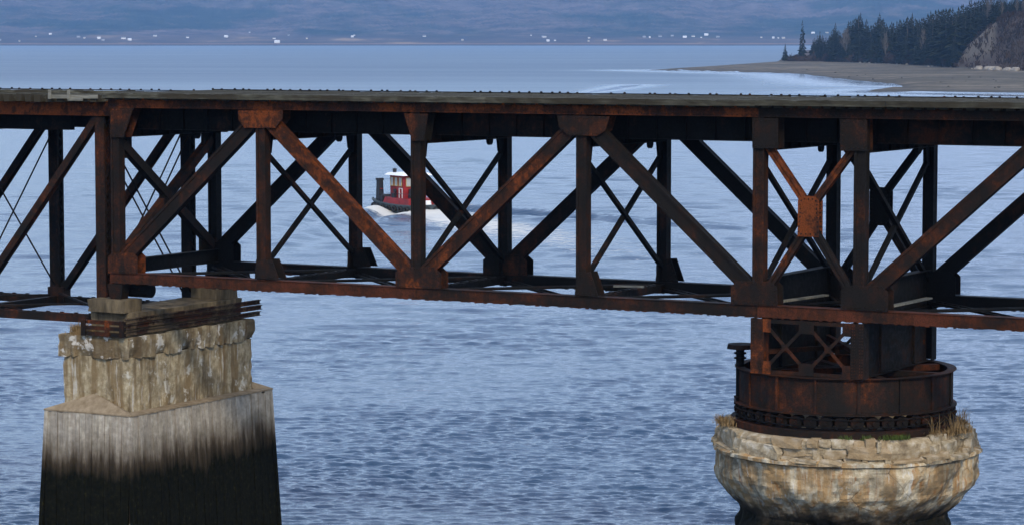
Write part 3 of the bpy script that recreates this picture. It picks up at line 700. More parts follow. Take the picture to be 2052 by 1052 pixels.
# floor system and sway bracing, panel by panel
ZF0 = 15.18
for i, X in enumerate(PXN):
    if i > 7: continue
    mb = MB(); mb.box(X-.012, X+.012, .16, W-.16, ZF0, ZT1-.06)
    mb.box(X-.17, X+.17, .16, W-.16, ZF0-.02, ZF0); mb.box(X-.17, X+.17, .16, W-.16, ZT1-.08, ZT1-.06)
    for y in np.arange(.6, W-.3, .75): mb.box(X-.10, X+.10, y-.01, y+.01, ZF0, ZT1-.08)
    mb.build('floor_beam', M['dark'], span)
    for s, ya in ((1, .18), (-1, W-.18)):     # knee plates under the floor beam
        mb = MB(); yb = ya+s*.34; zlo = ZF0-.62
        mb.add([(X-.05, ya, ZF0-.022), (X-.05, yb, ZF0-.022), (X-.05, yb-s*.08, zlo+.18), (X-.05, ya, zlo), (X+.05, ya, ZF0-.022), (X+.05, yb, ZF0-.022), (X+.05, yb-s*.08, zlo+.18), (X+.05, ya, zlo)],
               [(0,1,2,3),(7,6,5,4),(0,4,5,1),(1,5,6,2),(2,6,7,3),(3,7,4,0)])
        mb.build('knee_plate', M['dark'], span)
    # rounded hanger plate under the beam near its far end
    mb = MB().cyl((X-.05, W-1.05, ZF0-.06), (X+.05, W-1.05, ZF0-.06), .16, n=12); mb.build('hanger_plate', M['dark'], span)
    heavy = i == 0
    w = .30 if heavy else .13
    z0, z1 = (ZB1+.55, ZF0-.25) if heavy else (ZB1+.50, ZF0-.48)
    for (ya, za, yb, zb_) in ((.2, z1, W-.2, z0), (.2, z0, W-.2, z1)):
        A = Vector((X+(.03 if za > zb_ else -.03), ya, za)); B = Vector((A.x, yb, zb_))
        mb = MB().bar(A, B, .14 if not heavy else .26, w, (1, 0, 0) if False else Vector((1, 0, 0)).cross(B-A).normalized())
        mb.build('sway_brace', M['dark'] if i else M['steel'], span)
    if heavy:
        MB().box(X-.12, X+.12, W/2-.35, W/2+.35, (z0+z1)/2-.3, (z0+z1)/2+.3).build('sway_plate', M['dark'], span)
        for ya in (.2, W-.95): MB().box(X-.05, X+.05, ya, ya+.75, ZB1+.35, ZB1+.95).build('sway_plate', M['dark'], span)
        for ya in (.2, W-.75): MB().box(X-.05, X+.05, ya, ya+.55, ZF0-.75, ZF0-.02).build('sway_plate', M['dark'], span)
    else:
        MB().box(X-.05, X+.05, W/2-.11, W/2+.11, (z0+z1)/2-.11, (z0+z1)/2+.11).build('sway_plate', M['dark'], span)
        for ya in (.19, W-.49): MB().box(X-.035, X+.035, ya, ya+.30, ZB1+.02, ZB1+.58).build('knee_plate', M['dark'], span)
    # bottom strut: deep end girder, deep girders over the drum, light laced struts elsewhere
    if i == 0:
        MB().box(X+.22, X+.26, .2, W-.2, ZB1-.02, ZB1+.42).box(X+.1, X+.38, .2, W-.2, ZB1+.42, ZB1+.44).box(X+.1, X+.38, .2, W-.2, ZB1-.04, ZB1-.02).build('end_girder', M['dark'], span)
    elif i in (4, 5):
        MB().box(X-.02, X+.02, .2, W-.2, ZB2+.03, ZB1+.75).box(X-.18, X+.18, .2, W-.2, ZB1+.75, ZB1+.775).box(X-.18, X+.18, .2, W-.2, ZB2+.005, ZB2+.03).build('cross_girder', M['dark'], span)
    else:
        mb = MB(); mb.box(X-.16, X-.10, .2, W-.2, ZB1-.30, ZB1-.06).box(X+.10, X+.16, .2, W-.2, ZB1-.30, ZB1-.06)
        lacing(mb, (X, .2, ZB1-.05), (X, W-.2, ZB1-.05), (1, 0, 0), .28, .3); mb.build('bottom_strut', M['dark'], span)
for a, b in zip(PXN[:7], PXN[1:8]):      # bottom laterals: laced pairs crossing each panel
    for (ya, yb) in ((.2, W-.2), (W-.2, .2)):
        zl = ZB1-.10 if ya < yb else ZB1-.22
        A = Vector((a+.2, ya, zl)); B = Vector((b-.2, yb, zl)); d = (B-A).normalized(); sd = d.cross(Vector((0, 0, 1))); mb = MB()
        for s in (-1, 1): mb.bar(A+sd*.15*s, B+sd*.15*s, .07, .07)
        lacing(mb, A, B, sd, .28, .26, .015, .05); mb.build('lateral_brace', M['dark'], span)
for y in (1.15, W-1.15):                   # track stringers: deep plate girders
    for a, b in zip(PXN[:7], PXN[1:8]):
        mb = MB(); mb.box(a+.02, b-.02, y-.012, y+.012, 15.42, ZT1-.05); mb.box(a+.02, b-.02, y-.15, y+.15, 15.40, 15.42); mb.box(a+.02, b-.02, y-.15, y+.15, ZT1-.05, ZT1-.03)
        for x in np.arange(a+1, b-.5, 1.0): mb.box(x-.01, x+.01, y-.11, y+.11, 15.42, ZT1-.05)
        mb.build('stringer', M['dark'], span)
for (p0, p1) in (((1562,604),(1655,591)), ((1786,613),(1862,597)), ((1230,573),(1290,574))):   # loose planks lying on the bottom bracing
    A = on_z(*p0, ZB1+.06); B = on_z(*p1, ZB1+.06)
    MB().bar(A, B, .22, .05).build('loose_plank', M['board'], span)

# timber deck
r = random.Random(11)
tie_me = [MB().box(-.11, .11, -.40, W+.40, -.09, .125).mesh('tie', M['timber']) for _ in range(1)]
x = XL+.15; ties = []
while x < XR:
    o = link('tie', tie_me[0]); o.parent = span; o.matrix_parent_inverse = world_of(span).inverted()
    o.location = (x+r.uniform(-.02, .02), r.uniform(-.03, .03), ZT1+.004+r.uniform(-.006, .006)); o.rotation_euler = (0, 0, r.uniform(-.01, .01)); x += .40
def timber_run(name, x0, x1, y, z, w, h, parent, mat, lo=3.0, hi=6.0):
    x = x0
    while x < x1-.3:
        L = min(r.uniform(lo, hi), x1-x); z_ = z; z = z_+r.uniform(-.02, .022); mb = MB(); n = max(3, int(L/.25)); rows = []
        for i in range(n+1):
            xx = x+.006+(L-.012)*i/n; j = lambda a=.012: r.uniform(-a, a); e = .03 if r.random() < .12 else 0
            rows.append([(xx, y-w/2+j(), z+j(.004)), (xx, y+w/2+j(), z+j(.004)), (xx, y+w/2+j(), z+h+j(.008)-e), (xx, y-w/2+j(), z+h+j(.008)-e)])
        mb.add([p for q in rows for p in q], [(4*i+a, 4*i+(a+1) % 4, 4*(i+1)+(a+1) % 4, 4*(i+1)+a) for i in range(n) for a in range(4)]+[(3, 2, 1, 0), (4*n, 4*n+1, 4*n+2, 4*n+3)])
        mb.build(name, mat, parent); x += L; z = z_
timber_run('guard_timber', XL, XR, -.46, ZT1-.035, .11, .175, span, M['timber'])
timber_run('guard_timber', XL, XR, W+.46, ZT1-.035, .11, .155, span, M['timber'])
def strap(y, z, x0, x1, parent, step=.37):
    o = MB().box(x0, x1, y-.07, y+.07, z, z+.03).build('guard_angle', M['dark'], parent)
    mb = MB(); x = x0+.1
    while x < x1-.1:
        xx = x+r.uniform(-.13, .13)
        if r.random() < .82: mb.cyl((xx, y, z+.028), (xx, y, z+.028+r.uniform(.025, .05)), .05, .034, 6)
        x += step
    mb.build('bolt_heads', M['dark'], o, kind='stuff')
strap(W+.30, ZT1+.130, XL, XR, span)

# bearings at the end of the swing span
for y0 in (0.0, W):
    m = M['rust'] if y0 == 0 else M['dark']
    MB().hexa([(-.22,y0-.2,9.62),(.22,y0-.2,9.62),(.22,y0+.2,9.62),(-.22,y0+.2,9.62),(-.32,y0-.24,ZB2-.04),(.32,y0-.24,ZB2-.04),(.32,y0+.24,ZB2-.04),(-.32,y0+.24,ZB2-.04)]).build('end_bearing', m, span)
    MB().cyl((.1, y0+.5, 9.92), (1.0, y0+.5, 9.92), .26, n=16).build('end_wedge', M['dark'], span)

# ---- the drum, its tower and the rollers
CX, CY = (PXN[4]+PXN[5])/2, W/2
DT, DB = 8.47, 7.36
drum = MB()
drum.lathe([(3.12, DT-.02), (3.32, DT-.02), (3.40, DT-.02), (3.40, DT), (3.12, DT), (3.12, DT-.02)], CX, CY, 96)
drum.lathe([(3.28, DB), (3.28, DT-.02)], CX, CY, 96); drum.lathe([(3.24, DT-.02), (3.24, DB)], CX, CY, 96)
drum.lathe([(3.08, DB), (3.42, DB), (3.42, DB+.04), (3.08, DB+.04), (3.08, DB)], CX, CY, 96)
dm = drum.build('drum', M['drum'], span, smooth=False)
for i in range(16):
    a = 2*math.pi*(i+.3)/16; c, s = math.cos(a), math.sin(a)
    MB().bar((CX+c*3.31, CY+s*3.31, DB+.05), (CX+c*3.31, CY+s*3.31, DT-.025), .10 if i % 2 else .05, .05, (c, s, 0)).build('stiffener', M['rust'], dm)
rv = MB()
for i in range(280):
    a = 2*math.pi*i/280; c, s = math.cos(a), math.sin(a)
    for z in (DB+.10, DT-.09): rv.rivet((CX+c*3.281, CY+s*3.281, z), (c, s, 0), .02)
rv.build('rivet_row', M['rust'], dm, kind='stuff')
for a, b in (((-2.2, -2.2), (2.2, 2.2)), ((-2.2, 2.2), (2.2, -2.2)), ((-3.15, 0), (3.15, 0))):
    MB().bar((CX+a[0], CY+a[1], DT-.12), (CX+b[0], CY+b[1], DT-.12), .26, .18).build('drum_beam', M['brown'], span)
# tower between chord and drum
TZ0, TZ1 = DT+.004, ZB2-.04
corner = [(x, y) for y in (0.0, W) for x in (PXN[4], PXN[5])]
for x, y in corner:
    mb = MB(); s = 1 if x > CX else -1; t = 1 if y > CY else -1
    xo, xi = x+s*.20, x-s*.22; yo, yi = y+t*.20, y-t*.22
    a, b = sorted((xo, xi)); mb.box(a, b, *sorted((yo, yo-t*.03)), TZ0, TZ1); c, d = sorted((yo-t*.03, yi)); mb.box(*sorted((xo, xo-s*.03)), c, d, TZ0, TZ1)
    mb.box(*sorted((xi, xi+s*.03)), c, d, TZ0, TZ1)
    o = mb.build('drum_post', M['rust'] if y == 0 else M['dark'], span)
    rv = MB(); z = TZ0+.06
    while z < TZ1:
        for q in (.06, .13, .30, .37):
            if t < 0: rv.rivet((a+q, yo-.001, z), (0, -1, 0), .022)
        z += .09
    if rv.v: rv.build('rivet_row', M['brown'], o, kind='stuff')
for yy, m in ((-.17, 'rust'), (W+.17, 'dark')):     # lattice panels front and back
    xa, xb = PXN[4]+.24, PXN[5]-.24; xm = (xa+xb)/2; zm = (TZ0+TZ1)/2
    for z in (TZ0+.06, TZ1-.07): MB().box(xa-.02, xb+.02, yy-.03, yy+.03, z-.055, z+.055).build('lattice_rail', M[m], span)
    for k2, (x0, x1) in enumerate(((xa, xm), (xm, xb))):
        for q, (z0, z1) in enumerate(((TZ0+.12, TZ1-.13), (TZ1-.13, TZ0+.12))):
            MB().bar((x0, yy-.025+.03*q, z0), (x1, yy-.025+.03*q, z1), .03, .10, Vector((0, 1, 0)).cross(Vector((x1-x0, 0, z1-z0))).normalized()).build('lattice_bar', M['brown' if m == 'rust' else m], span)
        MB().box((x0+x1)/2-.11, (x0+x1)/2+.11, yy-.052, yy-.044, zm-.10, zm+.10).build('lattice_plate', M[m], span)
    for (x0, z0) in ((xm, TZ0+.2), (xm, TZ1-.2)): MB().box(x0-.24, x0+.24, yy-.055, yy-.047, z0-.19, z0+.19).build('lattice_plate', M[m], span)
    for (x0, z0) in ((xa+.1, TZ0+.2), (xa+.1, TZ1-.2), (xb-.1, TZ0+.2), (xb-.1, TZ1-.2)): MB().box(x0-.13, x0+.13, yy-.055, yy-.047, z0-.2, z0+.2).build('lattice_plate', M['heavy' if m == 'rust' and x0 < xm else m], span)
for x, s in ((PXN[4], -1), (PXN[5], 1)):               # solid plate girders on the two sides
    mb = MB(); mb.box(x-.015, x+.015, .2, W-.2, TZ0+.02, TZ1-.02)
    for z in (TZ0, TZ1-.02): mb.box(x-.16, x+.16, .23, W-.23, z, z+.02)
    for y in (1.5, 4.3): mb.box(x-.10, x+.10, y-.012, y+.012, TZ0+.02, TZ1-.02)
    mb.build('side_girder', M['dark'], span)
for (xa, ya, xb, yb) in ((PXN[4], .4, PXN[5], W-.4), (PXN[4], W-.4, PXN[5], .4)):
    MB().bar((xa, ya, TZ0+.6), (xb, yb, TZ0+.6), .14, .14).build('inner_brace', M['brown'], span)
MB().lathe([(0, 6.72), (.8, 6.72), (.6, 7.1), (.45, 7.2), (.45, 8.3), (0, 8.3)], CX, CY, 24).build('centre_pivot', M['dark'], span)
# rollers and their track
roll = MB(); RW = .21
roll.cyl((0, 0, 0), (.26, 0, 0), RW, RW*.96, 20); roll.cyl((.261, 0, 0), (.275, 0, 0), RW*.80, n=20)
for q in range(5):
    a = 2*math.pi*q/5; roll.bar((.285, 0, 0), (.285, math.cos(a)*RW*.8, math.sin(a)*RW*.8), .05, .02, (1, 0, 0))
roll.cyl((.262, 0, 0), (.36, 0, 0), .05, n=8)
rme = roll.mesh('roller', M['steel'])
for i in range(44):
    a = 2*math.pi*(i+.5)/44
    o = link('roller', rme, span); o.location = (CX+math.cos(a)*3.06, CY+math.sin(a)*3.06, 7.13); o.rotation_euler = (0, 0, a)
for z in (7.02, 7.24):
    MB().lathe([(3.36, z-.02), (3.39, z-.02), (3.39, z+.02), (3.36, z+.02), (3.36, z-.02)], CX, CY, 88).build('spacer_ring', M['dark'], span)
MB().lathe([(2.9, 6.70), (3.52, 6.70), (3.52, 6.90), (3.47, 6.91), (3.47, 6.90), (2.9, 6.905), (2.9, 6.70)], CX, CY, 96).build('track_ring', M['brown'], span)
# capped pipe beside the drum
P = at_depth(1483, 760, 85.0); P.z = 7.0
MB().cyl((P.x, P.y, 6.9), (P.x, P.y, 9.02), .13, n=14).build('side_pipe', M['dark'], span)
for z in (7.3, 7.5, 8.7, 8.85): MB().cyl((P.x, P.y, z), (P.x, P.y, z+.05), .19, n=14).build('pipe_flange', M['dark'], span)
MB().cyl((P.x+.05, P.y, 9.02), (P.x+.05, P.y, 9.16), .46, .43, 24).build('pipe_cap', M['steel'], span)

# ------------------------------------------------------------------ approach span
appr = thing('approach_span', (-.9, 2.85, 8.7), 'rusty deck truss approach span ending on the rest pier', 'bridge span')
AY = (.35, 5.35); AZT1, AZT2, AZB1, AZB2 = 16.38, 15.90, 8.98, 8.70
AX = [-.9, -6.9, -12.9, -18.9, -24.9]
AXL, AXR = -26.0, -.62
for ti, y0 in enumerate(AY):
    near = ti == 0; m = (lambda q: M[q]) if near else (lambda q: M['dark'])  # far side likewise darkened, with shade in the colour
    mb = MB(); mb.box(AXL, AXR+.25, y0-.2, y0-.17, AZT2, AZT1-.02).box(AXL, AXR+.25, y0+.17, y0+.2, AZT2, AZT1-.02).box(AXL, AXR+.25, y0-.24, y0+.24, AZT1-.02, AZT1)
    for s in (-1, 1): mb.box(AXL, AXR+.25, *sorted((y0+s*.25, y0+s*.12)), AZT2-.02, AZT2)
    mb.build('top_chord', m('heavy'), appr)
    for s in (-1, 1):
        mb = MB().box(AXL, AXR-.25, y0+s*.14-.02, y0+s*.14+.02, AZB2, AZB1); o = mb.build('bottom_chord', m('rust'), appr)
        rv = MB(); x = AXL+.2
        while x < AXR-.3: rv.box(x-.07, x+.07, y0+s*.14-.03, y0+s*.14+.03, AZB1-.001, AZB1+.03); x += .62
        rv.build('batten', m('rust'), o, kind='stuff')
    for i, X in enumerate(AX):
        mb = MB(); w = .40 if i == 0 else .42; d = .36
        for s in (-1, 1): mb.box(X-w/2, X+w/2, *sorted((y0+s*d/2, y0+s*(d/2-.025))), AZB2-(.1 if i == 0 else 0), AZT2); 
        for s in (-1, 1):
            for t in (-1, 1): mb.box(*sorted((X+t*w/2, X+t*(w/2-.02))), *sorted((y0+s*d/2-s*.025, y0+s*(d/2-.10))), AZB2, AZT2)
        o = mb.build('end_post' if i == 0 else 'vertical_post', m('rust'), appr)
        lc = MB()
        for t in (-1, 1): lacing(lc, (X+t*(w/2+.008), y0, AZB2), (X+t*(w/2+.008), y0, AZT2), (0, 1, 0), d-.06, .30, .014, .055)
        lc.build('lacing', m('rust'), o, kind='stuff')
    for i in range(len(AX)-1):
        A = Vector((AX[i]-.15, y0, AZT2-.05)); B = Vector((AX[i+1]+.25, y0, AZB1+.15)); mb = MB()
        for s in (-1, 1): mb.bar(A, B, .035, .24, off=(s*.13, .0), up=(0, 0, 1)); mb.bar(A, B, .10, .03, off=(s*.09, .12), up=(0, 0, 1))
        mb.build('diagonal', m('rust'), appr)
        MB().prism_y([(AX[i]-.9, AZT2-.02), (AX[i]+.1, AZT2-.02), (AX[i]+.1, AZT2-.75), (AX[i]-.35, AZT2-.75)], y0-.215, y0-.195).build('gusset_plate', m('rust'), appr) if i or not near else None
        if i: MB().box(AX[i]-.3, AX[i]+.45, y0-.205, y0+.205, AZB2-.03, AZB1+.35).build('pin_plate', m('rust'), appr)
for i, X in enumerate(AX):
    mb = MB(); mb.box(X-.012, X+.012, AY[0]+.2, AY[1]-.2, 15.3, AZT1-.08); mb.box(X-.15, X+.15, AY[0]+.2, AY[1]-.2, 15.28, 15.30)
    if i: mb.build('floor_beam', M['dark'], appr)
    else:   # open end frame
        mb = MB()
        for z in (15.22, 15.55, 15.9): mb.box(X-.09, X+.09, AY[0]+.2, AY[1]-.2, z-.05, z+.05)
        for y in (1.6, 2.85, 4.2): mb.box(X-.05, X+.05, y-.08, y+.08, 15.27, 15.85)
        mb.build('end_frame', M['dark'], appr)
    for q in ((-.06, .06) if i == 0 else (0,)):
        for (za, zb_) in ((AZT2-.7, AZB1+.35), (AZB1+.35, AZT2-.7)):
            MB().cyl((X+q*3, AY[0]+.1, za), (X+q*3, AY[1]-.1, zb_), .030, n=6).build('sway_rod', M['dark'], appr)
    if i: MB().box(X-.13, X+.13, AY[0]+.2, AY[1]-.2, AZB2-.02, AZB1+.02).build('bottom_strut', M['dark'], appr)
for a, b in zip(AX[1:], AX[:-1]):
    for ya, yb in ((AY[0], AY[1]), (AY[1], AY[0])):
        MB().bar((a, ya, AZB1+.05+(.09 if ya > yb else 0)), (b, yb, AZB1+.05+(.09 if ya > yb else 0)), .08, .07).build('lateral_brace', M['dark'], appr)
    for y in (1.5, 4.2):
        MB().box(a+.02, b-.02 if b != AX[0] else b-2.2, y-.13, y+.13, 15.32, AZT1-.10).build('stringer', M['dark'], appr)
x = AXR-.05
am = MB().box(-.12, .12, -.42, 6.15, -.02, .24).mesh('tie', M['timber'])
while x > AXL:
    o = link('tie', am, appr); o.location = (x+r.uniform(-.05, .05), r.uniform(-.07, .06), AZT1+.004+r.uniform(-.02, .006)); x -= .47+r.uniform(-.06, .08)
timber_run('guard_timber', AXL, -2.4, .45, AZT1+.25, .22, .09, appr, M['timber'], 2, 5)
timber_run('guard_timber', -2.4, AXR+.3, .42, AZT1+.25, .22, .09, appr, M['timber'], 2, 5)
strap(5.8, AZT1+.252, AXL, AXR+.3, appr, .46)
# broken pale rail boards on the deck edge
q0, q1 = on_y(97, 193, -.46), on_y(196, 192, -.46)
MB().bar((q0.x, -.47, q0.z-.02), (q1.x, -.47, q1.z-.04), .05, .13).build('edge_board', M['board'], appr)
MB().bar((q0.x+.9, -.53, q0.z-.10), (q1.x-.6, -.53, q1.z-.14), .05, .10).build('edge_board', M['board'], appr)
for px in (101, 139): 
    q = on_y(px, 186, -.50); MB().box(q.x-.04, q.x+.04, -.58, -.50, q0.z-.10, q.z+.10).build('edge_post', M['board'], appr)

# ------------------------------------------------------------------ rest pier
pier = thing('rest_pier', (-.4, 2.865, 0), 'stained grey concrete bridge pier with black tide band under the span ends', 'bridge pier')
def rough_block(name, x0, x1, y0, y1, z0, z1, step, amp, mat, parent, erode=0.0, seed=0, batter=0.0, taper=None):
    bm = bmesh.new(); nx, ny, nz = [max(2, int(d/step)) for d in (x1-x0, y1-y0, z1-z0)]
    bmesh.ops.create_cube(bm, size=1.0)
    bm2 = bmesh.new(); vv = {}
    def V_(i, j, k):
        key = (i, j, k)
        if key not in vv: vv[key] = bm2.verts.new((x0+(x1-x0)*i/nx, y0+(y1-y0)*j/ny, z0+(z1-z0)*k/nz))
        return vv[key]
    for i in range(nx):
        for j in range(ny):
            bm2.faces.new((V_(i,j,nz),V_(i+1,j,nz),V_(i+1,j+1,nz),V_(i,j+1,nz))); bm2.faces.new((V_(i,j+1,0),V_(i+1,j+1,0),V_(i+1,j,0),V_(i,j,0)))
    for i in range(nx):
        for k_ in range(nz):
            bm2.faces.new((V_(i,0,k_),V_(i+1,0,k_),V_(i+1,0,k_+1),V_(i,0,k_+1))); bm2.faces.new((V_(i+1,ny,k_),V_(i,ny,k_),V_(i,ny,k_+1),V_(i+1,ny,k_+1)))
    for j in range(ny):
        for k_ in range(nz):
            bm2.faces.new((V_(0,j+1,k_),V_(0,j,k_),V_(0,j,k_+1),V_(0,j+1,k_+1))); bm2.faces.new((V_(nx,j,k_),V_(nx,j+1,k_),V_(nx,j+1,k_+1),V_(nx,j,k_+1)))
    bm2.normal_update(); C = Vector(((x0+x1)/2, (y0+y1)/2, (z0+z1)/2)); sv = Vector((seed*7.3, seed*3.1, 0))
    new = {}
    for v in bm2.verts:
        p = v.co.copy(); n = v.normal; tz = (p.z-z0)/(z1-z0)
        d = mnoise.fractal(p*1.6+sv, 1, 2, 5)*amp
        ex = min(abs(p.x-x0), abs(p.x-x1)); ey = min(abs(p.y-y0), abs(p.y-y1)); ed = max(0, 1-max(ex, ey)/.25) if min(ex, ey) < .01 else 0
        d -= ed*abs(mnoise.fractal(p*2.2+sv, 1, 2, 4))*amp*2.2
        if erode and tz < .5:
            e = mnoise.fractal(Vector((p.x*1.3, p.y*1.3, 5))+sv, 1, 2, 3)
            if e > -.05: d -= erode*(1-tz*2)*min(1, (e+.05)*4)
        q = p+n*d
        if batter:
            s = 1+batter*(z1-p.z); q.x = C.x+(q.x-C.x)*(1+batter*(z1-p.z)/(x1-x0)*2); q.y = C.y+(q.y-C.y)*(1+batter*(z1-p.z)/(y1-y0)*2)
        new[v] = q
    for v, q in new.items(): v.co = q
    me = bpy.data.meshes.new(name); bm2.to_mesh(me); bm2.free(); bm.free(); me.materials.append(mat)
    me.polygons.foreach_set('use_smooth', [False]*len(me.polygons))
    return link(name, me, parent)
rough_block('shaft', -1.82, 1.0, -.82, 6.55, 5.2, 7.70, .13, .035, M['concrete'], pier, seed=1)
rough_block('cap', -1.93, 1.09, -.92, 6.65, 7.64, 8.40, .08, .04, M['capcon'], pier, erode=.15, seed=2)
rough_block('bearing_course', -1.0, .90, -.28, 6.1, 8.38, 9.20, .11, .03, M['stain'], pier, seed=3)
for y0 in (0.0, W): rough_block('bearing_pad', -.95, .62, y0-.55, y0+.5, 9.19, 9.62, .11, .02, M['stain'], pier, seed=4+y0)
rough_block('core', -2.08, 1.38, -1.25, 6.98, -.8, 5.62, .4, .0, M['concrete'], pier, seed=6, batter=.035)
# sloping weathering on the ledge: hipped faces rising to the shaft
zl, zh = 5.84, 6.42
mb = MB(); x0, x1, y0, y1 = -2.235, 1.525, -1.395, 7.135
mid = (x0+x1)/2
mb.add([(x0,y0,zl),(x1,y0,zl),(x1,y1,zl),(x0,y1,zl),(-1.86,-.86,zl+.02),(1.04,-.86,zl+.02),(1.04,6.6,zl+.02),(-1.86,6.6,zl+.02),(mid-.1,-.80,zh),(mid-.1,6.5,zh),(1.0,2.8,zl+.14),(-1.8,2.8,zl+.14),
        (x0,y0,zl-.05),(x1,y0,zl-.05),(x1,y1,zl-.05),(x0,y1,zl-.05)],
       [(0,1,8),(1,5,8),(0,8,4),(2,3,9),(3,7,9),(2,9,6),(1,2,6,5),(3,0,4,7),(12,13,1,0),(13,14,2,1),(14,15,3,2),(15,12,0,3)])
k = N('sandy_ledge'); M['ledge'] = k.done(k.ramp(k.noise(4, 6), (.3, (.17, .125, .075)), (.7, (.30, .235, .155))), .95, k.bump(k.noise(14, 4), .5, .02), .1)
mb.build('ledge', M['ledge'], pier)
# weathered vertical boards on the base
def boards(A, B, nrm):
    A = Vector(A); B = Vector(B); nrm = Vector(nrm); L = (B-A).length; d = (B-A)/L; s = 0
    while s < L-.02:
        w = min(r.uniform(.19, .30), L-s); top = zl-.03+r.uniform(-.015, .015)-(r.uniform(.02, .10) if r.random() < .15 else 0); t = r.uniform(.048, .085); bt = .045
        a = A+d*(s+.007); b = A+d*(s+w-.007); mb = MB(); rows = [top]+[top-(top+.8)*(i/7)+r.uniform(-.1, .1) for i in range(1, 7)]+[-.8]
        vs = []
        for z in rows:
            o = nrm*(bt*(zl-z)); oo = nrm*(t+r.uniform(-.008, .008)); j = d*r.uniform(-.007, .007)
            vs += [Vector((a.x, a.y, z))+o+j, Vector((b.x, b.y, z))+o+j, Vector((b.x, b.y, z))+o+oo+j, Vector((a.x, a.y, z))+o+oo+j]
        n = len(rows); fs = [(4*i+q, 4*(i+1)+q, 4*(i+1)+(q+1) % 4, 4*i+(q+1) % 4) for i in range(n-1) for q in range(4)]+[(0, 1, 2, 3), (4*n-1, 4*n-2, 4*n-3, 4*n-4)]
        mb.add(vs, fs); me = mb.mesh('plank', M['plank']); bm = bmesh.new(); bm.from_mesh(me); bmesh.ops.recalc_face_normals(bm, faces=bm.faces); bm.to_mesh(me); bm.free()
        link('plank', me, pier); s += w
xa, xb, ya, yb = -2.14, 1.43, -1.30, 7.04
boards((xa, ya, 0), (xb, ya, 0), (0, -1, 0)); boards((xb, ya, 0), (xb, yb, 0), (1, 0, 0)); boards((xa, ya, 0), (xa, yb, 0), (-1, 0, 0)); boards((xa, yb, 0), (xb, yb, 0), (0, 1, 0))
for cx_, cy_, sx_, sy_ in ((xb, ya, 1, -1), (xa, ya, -1, -1), (xb, yb, 1, 1), (xa, yb, -1, 1)):      # corner boards following the batter
    t0 = Vector((cx_, cy_, zl-.04)); b0 = Vector((cx_+sx_*.045*(zl+.8), cy_+sy_*.045*(zl+.8), -.8)); w_ = .075; mbc = MB()
    mbc.hexa([(b0.x-w_, b0.y-w_, b0.z), (b0.x+w_, b0.y-w_, b0.z), (b0.x+w_, b0.y+w_, b0.z), (b0.x-w_, b0.y+w_, b0.z), (t0.x-w_, t0.y-w_, t0.z), (t0.x+w_, t0.y-w_, t0.z), (t0.x+w_, t0.y+w_, t0.z), (t0.x-w_, t0.y+w_, t0.z)])
    mbc.build('plank', M['plank'], pier)
# bundled rails clamped along the pier head
for i, z in enumerate((8.56, 8.78, 8.98)):
    mb = MB(); x = .94
    mb.box(x-.02, x+.02, -.95, 7.15+.08*(i % 2), z-.07, z+.07); mb.box(x-.07, x+.07, -.95, 7.15+.08*(i % 2), z+.05, z+.08); mb.box(x-.08, x+.08, -.95, 7.15+.08*(i % 2), z-.08, z-.06)
    mb.build('clamping_rail', M['clamp'], pier)
for i, z in enumerate((8.50, 8.70, 8.90)):
    MB().box(-.75, .98, -1.05, -.93, z-.06, z+.06).build('clamping_rail', M['rust'], pier)
for x in (-.72, .28, .9): MB().box(x-.09, x+.09, -1.10, -1.055, 8.42, 8.99).build('clamp_plate', M['rust'], pier)

def grass(name, label, spots, n, hmin, hmax, mat, lean=.5, seed=1):
    r = random.Random(seed); mb = MB()
    for i in range(n):
        c, sx = spots[r.randrange(len(spots))]; b = Vector(c)+Vector((r.gauss(0, sx), r.gauss(0, sx), 0)); h = r.uniform(hmin, hmax); a = r.uniform(0, 6.28); l = Vector((math.cos(a), math.sin(a), 0))*h*lean*r.random()
        w = Vector((math.cos(a+1.57), math.sin(a+1.57), 0))*.011; m1 = b+l*.35+Vector((0, 0, h*.6)); t = b+l+Vector((0, 0, h*r.uniform(.75, 1)))
        mb.add([b-w, b+w, m1+w*.8, m1-w*.8, t], [(0, 1, 2, 3), (3, 2, 4)])
    o = mb.build(name, mat, kind='stuff'); o['label'] = label; o['category'] = 'grass'
grass('dry_grass', 'tuft of dry grass at the left corner of the rest pier cap', [((-1.35, -.62, 8.38), .12), ((-1.1, -.45, 8.38), .14)], 700, .18, .48, M['grass'], .8, 3)

# ------------------------------------------------------------------ pivot pier
piv = thing('pivot_pier', (CX, CY, 0), 'round crumbling ochre stone pivot pier undercut at its base', 'bridge pier')
def rough_lathe(name, prof, n, amp, mat, parent, seed=0, sub=.12, freq=1.3, low=0.0):
    pts = []
    for (r0, z0), (r1, z1) in zip(prof[:-1], prof[1:]):
        m = max(1, int(math.hypot(r1-r0, z1-z0)/sub)); pts += [(r0+(r1-r0)*i/m, z0+(z1-z0)*i/m) for i in range(m)]
    pts.append(prof[-1]); vs = []; sv = Vector((seed*3.7, 0, seed))
    for rr, z in pts:
        for i in range(n):
            a = 2*math.pi*i/n; p = Vector((CX+rr*math.cos(a), CY+rr*math.sin(a), z)); d = mnoise.fractal(p*freq+sv, 1, 2, 5)*amp
            if low: d += mnoise.fractal(p*.45+sv, 1, 2, 2)*low
            q = rr+(d if rr > .5 else 0); vs.append((CX+q*math.cos(a), CY+q*math.sin(a), z+d*.3))
    m = len(pts); mb = MB(); mb.add(vs, [(j*n+i, j*n+(i+1) % n, (j+1)*n+(i+1) % n, (j+1)*n+i) for j in range(m-1) for i in range(n)])
    return mb.build(name, mat, parent)
